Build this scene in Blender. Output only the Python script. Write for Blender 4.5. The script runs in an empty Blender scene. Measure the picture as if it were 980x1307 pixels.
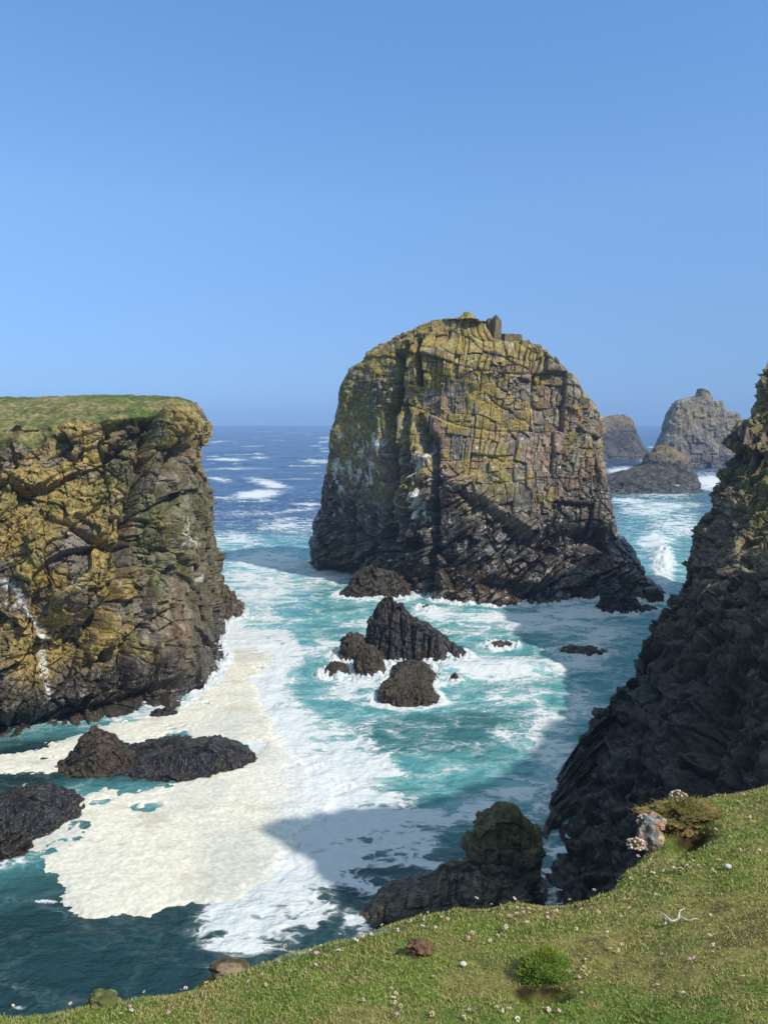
import bpy, math, random
import numpy as np

SC = bpy.context.scene
COL = SC.collection
rng = np.random.default_rng(7)
random.seed(7)
R = math.radians

# ------------------------------------------------------------------ camera model
EYE = 22.0
F = 982.0
CX, CY = 490.0, 653.5
SEA_R = 2600.0
PITCH = math.atan((CY - (543.0 - EYE / SEA_R * F)) / F)
SP, CP = math.sin(PITCH), math.cos(PITCH)

def S(px, py, D):
    """world point seen at photo pixel (px,py) at ground distance D (along +Y)"""
    v = (CY - py) / F
    k = D / (CP + v * SP)
    return np.array([(px - CX) / F * k, D, EYE + k * (-SP + v * CP)])

def W(px, py, z=0.0):
    v = (CY - py) / F
    D = (z - EYE) / ((-SP + v * CP) / (CP + v * SP))
    return S(px, py, D)

def X(px, D, z):
    q = (z - EYE) / D
    v = (SP + q * CP) / (CP - q * SP)
    return np.array([(px - CX) / F * D / (CP + v * SP), D, z])

def proj(p):
    x, y, z = p[..., 0], p[..., 1], p[..., 2] - EYE
    dep = np.maximum(y * CP - z * SP, 0.2)
    up = y * SP + z * CP
    return CX + F * x / dep, CY - F * up / dep

# ------------------------------------------------------------------ noise
_perm = np.random.default_rng(3).permutation(256).astype(np.int32)
_perm = np.concatenate([_perm, _perm, _perm])
_val = np.random.default_rng(4).random(256).astype(np.float32)

def _h(ix, iy, iz):
    return _perm[_perm[_perm[ix & 255] + (iy & 255)] + (iz & 255)]

def rnd(ix, iy, iz, k=0):
    return _val[_perm[_h(ix, iy, iz) + (k * 37) % 256]]

def noise(p):
    i = np.floor(p).astype(np.int32)
    f = (p - i).astype(np.float32)
    f = f * f * f * (f * (f * 6 - 15) + 10)
    x, y, z = i[..., 0], i[..., 1], i[..., 2]
    u, v, w = f[..., 0], f[..., 1], f[..., 2]
    def g(a, b, c):
        return _val[_h(x + a, y + b, z + c)]
    x00 = g(0,0,0) * (1-u) + g(1,0,0) * u
    x10 = g(0,1,0) * (1-u) + g(1,1,0) * u
    x01 = g(0,0,1) * (1-u) + g(1,0,1) * u
    x11 = g(0,1,1) * (1-u) + g(1,1,1) * u
    return ((x00 * (1-v) + x10 * v) * (1-w) + (x01 * (1-v) + x11 * v) * w) * 2 - 1

def fbm(p, sc=1.0, oct=4, gain=0.5, seed=0.0):
    q = np.asarray(p, dtype=np.float32) / np.asarray(sc, dtype=np.float32) + seed * 17.31 + 100
    out = 0; a = 1.0; tot = 0
    for o in range(oct):
        out = out + a * noise(q); tot += a
        q = q * 2.03 + 11.7; a *= gain
    return out / tot

def ss(a, b, x):
    t = np.clip((x - a) / (b - a), 0, 1)
    return t * t * (3 - 2 * t)

def blocks(p, size, seed=0, warp=0.15, wsc=2.0):
    """jointed-rock cells: random number, edge distance in metres"""
    size = np.asarray(size, dtype=np.float32)
    q = p / size + 50 + seed * 3.7
    if warp:
        w = np.stack([noise(q / wsc + 7.1 * (k + 1) + seed) for k in range(3)], -1)
        q = q + warp * w
    iz = np.floor(q[..., 2]).astype(np.int32)
    o = np.zeros_like(iz)
    x = q[..., 0] + rnd(iz, o, o, 1 + seed)
    y = q[..., 1] + rnd(iz, o, o, 2 + seed)
    ix = np.floor(x).astype(np.int32); iy = np.floor(y).astype(np.int32)
    fx, fy, fz = x - ix, y - iy, q[..., 2] - iz
    # random extra split of a cell along x or z
    sp = 0.3 + 0.4 * rnd(ix, iy, iz, 3 + seed)
    kind = rnd(ix, iy, iz, 4 + seed)
    s_x = (kind < 0.35); s_z = (kind > 0.65)
    sub = np.where(s_x & (fx > sp), 1, 0) + np.where(s_z & (fz > sp), 2, 0)
    r = rnd(ix + 13 * sub, iy, iz, 5 + seed)
    e = np.minimum(np.minimum(fx, 1 - fx) * size[0], np.minimum(fy, 1 - fy) * size[1])
    e = np.minimum(e, np.minimum(fz, 1 - fz) * size[2])
    e = np.where(s_x, np.minimum(e, np.abs(fx - sp) * size[0]), e)
    e = np.where(s_z, np.minimum(e, np.abs(fz - sp) * size[2]), e)
    ta, tb = rnd(ix + 7 * sub, iy, iz, 6 + seed) - .5, rnd(ix + 7 * sub, iy, iz, 7 + seed) - .5
    t = (fx - .5) * size[0] * ta * 2 + (fz - .5) * size[2] * tb * 2 + (fy - .5) * size[1] * (ta - tb)
    return r, e, t

def worley(p, size, seed=0, jit=0.9, box=0.0):
    q = (p / np.asarray(size, dtype=np.float32) + 40 + seed * 5.3).astype(np.float32)
    i = np.floor(q).astype(np.int32)
    f1 = np.full(q.shape[:-1], 9.0, np.float32); f2 = f1.copy(); idr = f1.copy(); tl = np.zeros_like(f1)
    for a in (-1, 0, 1):
        for b in (-1, 0, 1):
            for c in (-1, 0, 1):
                cx, cy, cz = i[..., 0] + a, i[..., 1] + b, i[..., 2] + c
                h = _h(cx, cy, cz)
                dx = cx + .5 + jit * (_val[h] - .5) - q[..., 0]
                dy = cy + .5 + jit * (_val[_perm[h + 11]] - .5) - q[..., 1]
                dz = cz + .5 + jit * (_val[_perm[h + 23]] - .5) - q[..., 2]
                d = np.sqrt(dx * dx + dy * dy + dz * dz)
                if box: d = d * (1 - box) + box * np.maximum(np.maximum(np.abs(dx), np.abs(dy)), np.abs(dz))
                r = _val[_perm[h + 51]]
                m = d < f1
                f2 = np.where(m, f1, np.minimum(f2, d))
                idr = np.where(m, r, idr)
                tl = np.where(m, (dx * (_val[_perm[h + 61]] - .5) + dy * (_val[_perm[h + 71]] - .5) + dz * (_val[_perm[h + 81]] - .5)) * 2, tl)
                f1 = np.where(m, d, f1)
    return f1, f2, idr, tl * float(np.mean(size))

def rotm(ax, deg):
    a = R(deg); c, s = math.cos(a), math.sin(a)
    if ax == 'x': return np.array([[1,0,0],[0,c,-s],[0,s,c]], np.float32)
    if ax == 'y': return np.array([[c,0,s],[0,1,0],[-s,0,c]], np.float32)
    return np.array([[c,-s,0],[s,c,0],[0,0,1]], np.float32)

def seg_dist(px, py, poly):
    """distance in photo pixels to a polyline"""
    d = np.full(px.shape, 1e9, np.float32)
    for (x0, y0), (x1, y1) in zip(poly[:-1], poly[1:]):
        vx, vy = x1 - x0, y1 - y0
        t = np.clip(((px - x0) * vx + (py - y0) * vy) / (vx * vx + vy * vy + 1e-9), 0, 1)
        d = np.minimum(d, np.hypot(px - x0 - t * vx, py - y0 - t * vy))
    return d

def poly_sd(px, py, poly):
    """signed distance to a polygon, positive inside"""
    d = seg_dist(px, py, list(poly) + [poly[0]])
    inside = np.zeros(px.shape, bool)
    n = len(poly)
    for i in range(n):
        x0, y0 = poly[i]; x1, y1 = poly[(i + 1) % n]
        c = ((y0 > py) != (y1 > py))
        xx = (x1 - x0) * (py - y0) / ((y1 - y0) if y1 != y0 else 1e-9) + x0
        inside ^= c & (px < xx)
    return np.where(inside, d, -d)

def blob(px, py, x, y, rx, ry, rot=0):
    c, s = math.cos(R(rot)), math.sin(R(rot))
    u = ((px - x) * c + (py - y) * s) / rx
    v = (-(px - x) * s + (py - y) * c) / ry
    return np.exp(-(u * u + v * v))

# ------------------------------------------------------------------ mesh builders
def mesh_obj(name, V, faces, mat, loc=(0, 0, 0), parent=None, attrs=None, smooth=False):
    """V (n,3) world; faces (m,k) array (k = 3 or 4); attrs {name: (n,) or (n,3)}"""
    V = np.asarray(V, np.float32) - np.asarray(loc, np.float32)
    faces = np.asarray(faces, np.int32)
    me = bpy.data.meshes.new(name)
    m, k = faces.shape
    me.vertices.add(len(V)); me.vertices.foreach_set('co', V.ravel())
    me.loops.add(m * k); me.loops.foreach_set('vertex_index', faces.ravel())
    me.polygons.add(m)
    me.polygons.foreach_set('loop_start', np.arange(0, m * k, k, dtype=np.int32))
    me.polygons.foreach_set('use_smooth', np.full(m, bool(smooth)))
    me.update(calc_edges=True)
    for an, av in (attrs or {}).items():
        av = np.asarray(av, np.float32)
        if av.ndim == 1:
            a = me.attributes.new(an, 'FLOAT', 'POINT'); a.data.foreach_set('value', av.ravel())
        else:
            a = me.attributes.new(an, 'FLOAT_COLOR', 'POINT')
            a.data.foreach_set('color', np.concatenate([av, np.ones((len(av), 1), np.float32)], 1).ravel())
    me.materials.append(mat)
    ob = bpy.data.objects.new(name, me)
    COL.objects.link(ob)
    if parent is not None:
        ob.parent = parent
    else:
        ob.location = loc
    return ob

def grid_faces(nv, nu, closed):
    idx = np.arange(nv * nu).reshape(nv, nu)
    if closed:
        nx = np.roll(idx, -1, 1)
        a, b, c, d = idx[:-1], nx[:-1], nx[1:], idx[1:]
    else:
        a, b, c, d = idx[:-1, :-1], idx[:-1, 1:], idx[1:, 1:], idx[1:, :-1]
    return np.stack([a.ravel(), b.ravel(), c.ravel(), d.ravel()], 1)

def grid_normals(P, closed):
    if closed:
        du = np.roll(P, -1, 1) - np.roll(P, 1, 1)
    else:
        du = np.gradient(P, axis=1)
    dv = np.gradient(P, axis=0)
    n = np.cross(du, dv)
    l = np.linalg.norm(n, axis=-1, keepdims=True)
    return n / np.maximum(l, 1e-9)

def cr(p0, p1, p2, p3, t):
    t = t[:, None, None] if p0.ndim == 2 else t
    return 0.5 * (2*p1 + (p2-p0)*t + (2*p0-5*p1+4*p2-p3)*t*t + (3*p1-p0-3*p2+p3)*t*t*t)

def resample(A, n_per, closed):
    """Catmull-Rom along axis 0 of A (k,m,3), n_per[i] samples on segment i"""
    k = len(A); out = []
    segs = k if closed else k - 1
    for i in range(segs):
        if closed:
            q = [A[(i + j) % k] for j in (-1, 0, 1, 2)]
        else:
            q = [A[max(i - 1, 0)], A[i], A[i + 1], A[min(i + 2, k - 1)]]
        t = np.arange(n_per[i]) / n_per[i]
        out.append(cr(*q, t))
    if not closed:
        out.append(A[-1:][None][0])
    return np.concatenate(out, 0)

def loft(rings, nu_per, nv_per):
    A = np.asarray(rings, np.float32)                      # (levels, nodes, 3)
    B = resample(np.transpose(A, (1, 0, 2)), nu_per, True)   # (nu, levels, 3)
    C = resample(np.transpose(B, (1, 0, 2)), nv_per, False)  # (nv, nu, 3)
    return C

def tag(o, label=None, cat=None, group=None, kind=None):
    if label: o['label'] = label
    if cat: o['category'] = cat
    if group: o['group'] = group
    if kind: o['kind'] = kind
    return o

# ------------------------------------------------------------------ materials
def new_mat(name):
    m = bpy.data.materials.new(name); m.use_nodes = True
    nt = m.node_tree
    b = nt.nodes['Principled BSDF']
    return m, nt, b

def N(nt, typ, **kw):
    n = nt.nodes.new(typ)
    for k, v in kw.items():
        setattr(n, k, v)
    return n

def mathn(nt, op, a, b=None, clamp=False):
    n = nt.nodes.new('ShaderNodeMath'); n.operation = op; n.use_clamp = clamp
    for i, v in enumerate((a, b)):
        if v is None: continue
        if isinstance(v, (int, float)): n.inputs[i].default_value = v
        else: nt.links.new(v, n.inputs[i])
    return n.outputs[0]

def noise_node(nt, vec, scale, detail=6, rough=0.6, dist=0.0):
    n = nt.nodes.new('ShaderNodeTexNoise')
    n.inputs['Scale'].default_value = scale
    n.inputs['Detail'].default_value = detail
    n.inputs['Roughness'].default_value = rough
    n.inputs['Distortion'].default_value = dist
    if vec is not None: nt.links.new(vec, n.inputs['Vector'])
    return n

def mixc(nt, fac, a, b, mode='MIX'):
    n = nt.nodes.new('ShaderNodeMix'); n.data_type = 'RGBA'; n.blend_type = mode
    for s, v in ((n.inputs[0], fac), (n.inputs[6], a), (n.inputs[7], b)):
        if isinstance(v, (int, float)): s.default_value = v
        elif isinstance(v, tuple): s.default_value = (*v, 1)
        else: nt.links.new(v, s)
    return n.outputs[2]

def ramp(nt, fac, lo, hi, a=0.0, b=1.0):
    n = nt.nodes.new('ShaderNodeMapRange'); n.clamp = True
    n.interpolation_type = 'SMOOTHSTEP'
    for s, v in ((n.inputs['Value'], fac), (n.inputs['From Min'], lo), (n.inputs['From Max'], hi), (n.inputs['To Min'], a), (n.inputs['To Max'], b)):
        if isinstance(v, (int, float)): s.default_value = v
        else: nt.links.new(v, s)
    return n.outputs['Result']

def rock_material(name, fine=3.0, bump=0.5, dist=0.12):
    m, nt, b = new_mat(name)
    L = nt.links.new
    co = N(nt, 'ShaderNodeTexCoord').outputs['Object']
    col = N(nt, 'ShaderNodeAttribute', attribute_name='col')
    wet = N(nt, 'ShaderNodeAttribute', attribute_name='wet')
    n1 = noise_node(nt, co, fine, 8, 0.68)
    n2 = noise_node(nt, co, fine * 5, 4, 0.6)
    v = mathn(nt, 'MULTIPLY', ramp(nt, n1.outputs['Fac'], 0.3, 0.72, 0.55, 1.45), ramp(nt, n2.outputs['Fac'], 0.3, 0.7, 0.75, 1.25))
    hsv = N(nt, 'ShaderNodeHueSaturation')
    L(col.outputs['Color'], hsv.inputs['Color']); L(v, hsv.inputs['Value'])
    L(hsv.outputs['Color'], b.inputs['Base Color'])
    L(ramp(nt, wet.outputs['Fac'], 0, 1, 0.92, 0.30), b.inputs['Roughness'])
    L(ramp(nt, wet.outputs['Fac'], 0, 1, 0.15, 0.45), b.inputs['Specular IOR Level'])
    vor = N(nt, 'ShaderNodeTexVoronoi', feature='DISTANCE_TO_EDGE'); vor.inputs['Scale'].default_value = fine * 0.55
    wn = noise_node(nt, co, fine * 0.6, 3, 0.5)
    vm = N(nt, 'ShaderNodeVectorMath', operation='MULTIPLY_ADD')
    L(wn.outputs['Color'], vm.inputs[0]); vm.inputs[1].default_value = (0.5, 0.5, 0.3); L(co, vm.inputs[2])
    L(vm.outputs[0], vor.inputs['Vector'])
    cr_ = ramp(nt, vor.outputs['Distance'], 0.0, 0.05, 0.0, 1.0)
    h = mathn(nt, 'ADD', mathn(nt, 'MULTIPLY', n1.outputs['Fac'], 1.0), mathn(nt, 'MULTIPLY', cr_, 0.22))
    h = mathn(nt, 'ADD', h, mathn(nt, 'MULTIPLY', n2.outputs['Fac'], 0.25))
    bp = N(nt, 'ShaderNodeBump'); bp.inputs['Strength'].default_value = bump; bp.inputs['Distance'].default_value = dist
    L(h, bp.inputs['Height']); L(bp.outputs[0], b.inputs['Normal'])
    return m

M_ROCK = rock_material('cliff_rock', 2.2, 0.6, 0.13)
M_FAR = rock_material('far_rock', 0.7, 0.7, 0.7)
M_SMALL = rock_material('shore_rock', 4.0, 0.7, 0.12)

def simple_mat(name, c, rough=0.8, nscale=0, amt=0.3, bump=0.0, dist=0.01):
    m, nt, b = new_mat(name)
    b.inputs['Roughness'].default_value = rough
    b.inputs['Specular IOR Level'].default_value = 0.2
    if nscale:
        co = N(nt, 'ShaderNodeTexCoord').outputs['Object']
        n = noise_node(nt, co, nscale, 5, 0.6)
        hsv = N(nt, 'ShaderNodeHueSaturation'); hsv.inputs['Color'].default_value = (*c, 1)
        nt.links.new(ramp(nt, n.outputs['Fac'], .3, .7, 1 - amt, 1 + amt), hsv.inputs['Value'])
        nt.links.new(hsv.outputs['Color'], b.inputs['Base Color'])
        if bump:
            bp = N(nt, 'ShaderNodeBump'); bp.inputs['Strength'].default_value = bump; bp.inputs['Distance'].default_value = dist
            nt.links.new(n.outputs['Fac'], bp.inputs['Height']); nt.links.new(bp.outputs[0], b.inputs['Normal'])
    else:
        b.inputs['Base Color'].default_value = (*c, 1)
    return m

def attr_mat(name, rough=0.85, spec=0.2, nscale=0, amt=0.25, bump=0, dist=0.02):
    m, nt, b = new_mat(name)
    a = N(nt, 'ShaderNodeAttribute', attribute_name='col')
    b.inputs['Roughness'].default_value = rough; b.inputs['Specular IOR Level'].default_value = spec
    out = a.outputs['Color']
    if nscale:
        co = N(nt, 'ShaderNodeTexCoord').outputs['Object']
        n = noise_node(nt, co, nscale, 6, 0.65)
        hsv = N(nt, 'ShaderNodeHueSaturation'); nt.links.new(out, hsv.inputs['Color'])
        nt.links.new(ramp(nt, n.outputs['Fac'], .3, .7, 1 - amt, 1 + amt), hsv.inputs['Value'])
        out = hsv.outputs['Color']
        if bump:
            bp = N(nt, 'ShaderNodeBump'); bp.inputs['Strength'].default_value = bump; bp.inputs['Distance'].default_value = dist
            nt.links.new(n.outputs['Fac'], bp.inputs['Height']); nt.links.new(bp.outputs[0], b.inputs['Normal'])
    nt.links.new(out, b.inputs['Base Color'])
    return m

M_TURF = attr_mat('turf', 0.95, 0.1, 3.0, 0.45, 0.8, 0.2)

def lerp(a, b, t):
    t = np.asarray(t)[..., None]
    return np.asarray(a, np.float32) * (1 - t) + np.asarray(b, np.float32) * t

GREY = (0.150, 0.125, 0.092); BROWN = (0.150, 0.100, 0.055); PALE = (0.26, 0.22, 0.165)
OCHRE = (0.300, 0.218, 0.050); OLIVE = (0.205, 0.155, 0.052); PINK = (0.275, 0.170, 0.120)
WETC = (0.030, 0.026, 0.022); ALGAE = (0.060, 0.036, 0.018); GUANO = (0.62, 0.60, 0.55); MOSS = (0.095, 0.105, 0.028)

# ------------------------------------------------------------------ big sea stack
def silhouette(pts, Dfun):
    xs, zs = [], []
    for px, py in pts:
        z = 10.0
        for _ in range(4):
            p = S(px, py, Dfun(z)); z = p[2]
        xs.append(p[0]); zs.append(z)
    o = np.argsort(zs)
    zs = np.array(zs)[o] + np.arange(len(zs)) * 1e-4; xs = np.array(xs)[o]
    return lambda z: float(np.interp(z, zs, xs)), zs[0], zs[-1]

def build_stack():
    ZT = 36.5
    DL = lambda z: 114 + (103 - 114) * min(max(z / ZT, 0), 1)
    DR = lambda z: 96 + (101 - 96) * min(max(z / ZT, 0), 1)
    fl, _, zl = silhouette([(394,728),(399,690),(407,640),(413,600),(419,560),(426,530),(433,500),(440,480),(452,460),(475,441),(510,423),(545,408),(566,402.5)], DL)
    fr, _, zr = silhouette([(842,766),(833,745),(812,712),(792,690),(784,655),(779,620),(773,590),(766,555),(757,522),(752,505),(726,487),(719,470),(702,456),(690,446),(676,430),(645,425),(638,413),(630,406),(622,402.5)], DR)
    ztop = min(zl, zr)
    ts = [0, .10, .24, .37, .52, .70, .87, 1]
    d0 = [114, 109.5, 99.5, 92, 88.6, 89.3, 91.3, 95]
    d1 = [103, 101, 99, 98, 97.3, 97.6, 99, 101]
    levels = [-3, 0, 2, 4.5, 7.5, 11, 14, 17, 20, 23, 26, 28.5, 30.5, 32, 33.2, 34.2, ztop - .5, ztop - .05]
    rings = []
    for z in levels:
        zz = max(z, 0); f = min(zz / ztop, 1) ** 0.75
        xl, xr = fl(zz), fr(zz)
        ring = []
        for t, a, b in zip(ts, d0, d1):
            ring.append((xl + (xr - xl) * t, a + (b - a) * f, z))
        bk = 124 - 12 * f
        for t, e in ((.93, 6 ), (.7, 1), (.35, 0), (.08, 2)):
            ring.append((xl + (xr - xl) * t, bk - e, z))
        rings.append(ring)
    cen = np.mean(np.array(rings[-1]), 0)
    rings.append([tuple(cen + (np.array(q) - cen) * .5 + (0, 0, .02)) for q in rings[-1]])
    rings.append([tuple(cen + (np.array(q) - cen) * .02 + (0, 0, .02)) for q in rings[-1]])
    wid = [24, 60, 60, 66, 72, 72, 60, 24, 10, 10, 10, 16]
    dz = np.diff([r[0][2] for r in rings])
    nv = [max(3, int(abs(d) / 0.105)) for d in dz]; nv[0] = 10; nv[-1] = 10; nv[-2] = 24
    P = loft(rings, wid, nv)
    n = grid_normals(P, True)
    px, py = proj(P)
    z = P[..., 2]; x = P[..., 0]
    front = ss(0.2, -0.3, n[..., 1])
    # frames: upright joints above, dipping beds (down to the right) below
    pu = P @ rotm('y', -6).T
    pd = P @ rotm('y', 33).T
    lower = ss(-14, 14, (py - (590 + (px - 540) * 0.52)) + 10 * fbm(P, 5, 2))   # below the diagonal ledge
    lower = np.where(px < 500, ss(640, 700, py), lower)
    cm = ss(-.25, .2, fbm(P, 3.5, 3, seed=6)); cm2 = ss(-.1, .3, fbm(P, 2.5, 3, seed=8))
    r1, e1, t1 = blocks(pu, (5.5, 6, 7.0), 1, .3)
    r2, e2, t2 = blocks(pu, (1.45, 1.6, 2.7), 2, .36)
    r3, e3, t3 = blocks(pu, (0.62, .7, 0.95), 3, .4)
    s1, g1, u1 = blocks(pd, (7.0, 5, 3.2), 4, .5)
    s2, g2, u2 = blocks(pd, (2.6, 2.0, 1.0), 5, .6)
    s3, g3, u3 = blocks(pd, (.9, .9, .4), 6, .3)
    small = ss(-.1, .35, fbm(P, 6, 3, seed=5))          # where the face is broken into small blocks
    smooth_l = ss(500, 470, px) * ss(700, 640, py)      # the rounder left flank
    up = 1.2 * (r1 - .5) * (1 - .7 * smooth_l) * ss(ztop + .5, ztop - 5, z) + (0.46 - .15 * small) * (r2 - .5) * (1 - .6 * smooth_l) + (0.08 + .34 * small) * (r3 - .5)
    up -= 0.24 * cm * np.exp(-(e2 / .05) ** 2) * (1 - .7 * smooth_l) + .14 * np.exp(-(e1 / .12) ** 2) * (1 - smooth_l) + .13 * small * cm2 * np.exp(-(e3 / .05) ** 2)
    dn = 1.3 * (s1 - .5) + 0.16 * (s2 - .5) + 0.08 * (s3 - .5) + .5 * fbm(P, 2.0, 4, seed=14) - .1 * cm * np.exp(-(g2 / .06) ** 2) - .4 * np.exp(-(g1 / .13) ** 2)
    up = up + (.06 * t1 + .15 * t2) * (1 - smooth_l) + .22 * small * t3
    dn = dn + .2 * u1 + .16 * u2
    x1, x2, xr_, xt = worley(pd, (2.6, 2.2, 1.15), 17, .9, .6)
    dn = dn + .55 * (xr_ - .5) + .35 * xt - .16 * np.exp(-((x2 - x1) / .05) ** 2)
    d = up * (1 - lower) + dn * lower
    d += 1.0 * fbm(P, 7, 3, seed=1) + .2 * fbm(P, 1.6, 4, seed=2) + .5 * smooth_l * fbm(P, 2.2, 4, seed=3) - .45
    def groove(poly, w, dep, sharp=2):
        return -dep * np.exp(-(seg_dist(px, py, poly) / w) ** sharp) * front
    wob = 3 * fbm(P, 3, 2, seed=9)
    px0, py0 = px, py
    px = px + wob
    d += groove([(504, 447), (507, 470), (503, 525)], 5.5, 4.2, 4)
    d += groove([(517, 435), (514, 470)], 3, 1.6, 4)
    d += groove([(533, 432), (534, 490)], 3.5, 2.2, 4)
    d += groove([(497, 525), (499, 600), (494, 690)], 6, 3.2)
    d += groove([(516, 520), (518, 620), (512, 700)], 4, 1.8)
    d += groove([(553, 560), (556, 620), (548, 690), (545, 770)], 5, 2.2)
    d += groove([(538, 545), (545, 572)], 7, 2.6)
    d += groove([(447, 640), (450, 725)], 4, 1.5)
    d += groove([(700, 690), (768, 690)], 14, 2.6)          # dark overhang low on the right
    d += groove([(590, 625), (680, 690), (760, 720)], 8, 1.6)
    d += groove([(620, 745), (700, 760)], 7, 1.4)
    d += 1.4 * np.exp(-(seg_dist(px, py, [(565, 605), (620, 640), (690, 690)]) / 9) ** 2) * front   # pale diagonal ledge
    d += .9 * ss(511, 517, px) * ss(690, 640, py) * ss(505, 460, py) * ss(425, 450, py) * front                      # middle buttress stands out
    d += 1.6 * np.exp(-(((px - 790) / 26) ** 2 + ((py - 735) / 28) ** 2)) * front
    px = px0
    # crown notches: single upstanding block
    d *= ss(ztop + .4, ztop - 1.0, z) * .75 + .25
    d -= .45 * ss(26, 31, z)
    w_ = np.linspace(1, 0, 24)[:, None] ** .7
    d[-24:] = d[-24:] * w_ - .55 * (1 - w_)
    Q = P + n * d[..., None]
    # colour
    f1 = fbm(P, 4.5, 4, seed=11); f2 = fbm(P, 1.2, 4, seed=12); f3 = fbm(P, (2.5, 2.5, 8), 3, seed=13)
    rb = np.where(lower > .5, s2, r2)
    rs = np.where(lower > .5, s3, r3)
    col = lerp((.17, .14, .10), (.19, .13, .075), ss(.2, .9, rb + .4 * f2))
    col = lerp(col, PINK, .85 * ss(.52, .72, r2 * .6 + r1 * .2 + .35 * f3 + .25 * blob(px, py, 560, 590, 60, 50)))
    col = lerp(col, PALE, .6 * ss(.75, .95, rs + .3 * f1))
    lich = ss(-.15, .35, .8 * f1 + .45 * f2 + .55 * (rb - .5) + .35 * ss(640, 470, py) - .35 * ss(600, 720, px) + .25 * blob(px, py, 570, 450, 90, 45) - .12)
    lich = lich * ss(9.5, 16, z + 3.5 * f1)
    col = lerp(col, lerp(OLIVE, OCHRE, ss(-.35, .5, f2 + .5 * (rs - .5) + .3 * blob(px, py, 575, 450, 80, 50))), .85 * lich)
    moss = ss(.05, .4, f1 + .2 * f2 - .35 + .75 * blob(px, py, 470, 495, 32, 60) + .3 * blob(px, py, 720, 560, 40, 60)) * ss(8, 13, z)
    col = lerp(col, MOSS, .5 * moss)
    ledge = np.exp(-(seg_dist(px, py, [(560, 600), (620, 640), (680, 685)]) / 11) ** 2)
    col = lerp(col, (.27, .19, .12), .8 * ledge)
    wl = ss(16.5, 9, z + 3.5 * f1 + 2.0 * f3 - 1.5 * ss(700, 640, px) * 0 + 5 * ss(660, 780, px) * ss(650, 690, py) * -1 - 4 * ledge)
    wet = wl * (1 - .6 * ledge)
    dark = lerp((.020, .018, .016), (.045, .038, .031), ss(.3, .9, rb + .5 * f2))
    col = lerp(col, dark, .93 * wet)
    alg = ss(6.5, 3.0, z + 1.6 * f1) * ss(-.3, .3, f3 + blob(px, py, 460, 745, 40, 20) + blob(px, py, 800, 750, 60, 30) + .2)
    col = lerp(col, ALGAE, .75 * alg)
    gu = ss(.5, .66, fbm(P, (.5, .5, 1.2), 5, .62, seed=21) * 1.0 + .48 * np.maximum.reduce([blob(px, py, 455, 600, 26, 22), blob(px, py, 430, 600, 14, 40), blob(px, py, 535, 590, 22, 35), blob(px, py, 525, 640, 18, 40), blob(px, py, 480, 565, 20, 12)]))
    col = lerp(col, GUANO, .8 * gu * ss(5, 8, z))
    col = lerp(col, (.35, .33, .3), .5 * ss(.6, .85, fbm(P, .5, 3, seed=33) + .3))
    base = np.array([Q[..., 0].mean(), 102, 0])
    FRINGE.append(Q.reshape(-1, 3))
    V = Q.reshape(-1, 3); Fc = grid_faces(*Q.shape[:2], True)
    C = col.reshape(-1, 3); Wt = wet.ravel()
    # upstanding tooth blocks on the crown (joined into the rock)
    def box(c, sx, sy, sz, rz=0, tilt=0):
        g = np.array([(a, b, c2) for a in (-1, 1) for b in (-1, 1) for c2 in (-1, 1)], np.float32)
        g = g * (sx / 2, sy / 2, sz / 2) * (1 + .16 * rng.standard_normal((8, 3)))
        g = g @ rotm('y', tilt).T @ rotm('z', rz).T + c
        return g, [(0, 1, 3, 2), (4, 6, 7, 5), (0, 4, 5, 1), (2, 3, 7, 6), (0, 2, 6, 4), (1, 5, 7, 3)]
    for (a, b, D, sx, sz, t) in [(634, 418, 100, 1.0, 3.3, 3), (627, 420, 100.6, .9, 3.0, 0), (648, 428, 100, 1.6, 1.3, 0), (660, 429, 100, 1.9, 1.3, -2), (670, 431, 99.5, 1.2, 1.0, -4), (684, 445, 99.5, 1.0, 1.4, 0), (745, 506, 98, 1.5, 1.3, 2)]:
        g, q = box(S(a - 2, b + (5 if a < 665 else 9), D), sx * rng.uniform(.7, 1.15), 1.8, sz, rng.uniform(-20, 20), t)
        Fc = np.concatenate([Fc, np.array(q) + len(V)]); V = np.concatenate([V, g])
        cc = lerp(OLIVE, OCHRE, np.full(8, rng.uniform(.1, .6)))
        C = np.concatenate([C, lerp(cc, GREY, np.full(8, .6))]); Wt = np.concatenate([Wt, np.zeros(8)])
    o = mesh_obj('sea_stack', V, Fc, M_ROCK, base, attrs={'col': C, 'wet': Wt})
    tag(o, 'huge domed sea stack of jointed ochre rock standing in the surf', 'sea stack')

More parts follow.
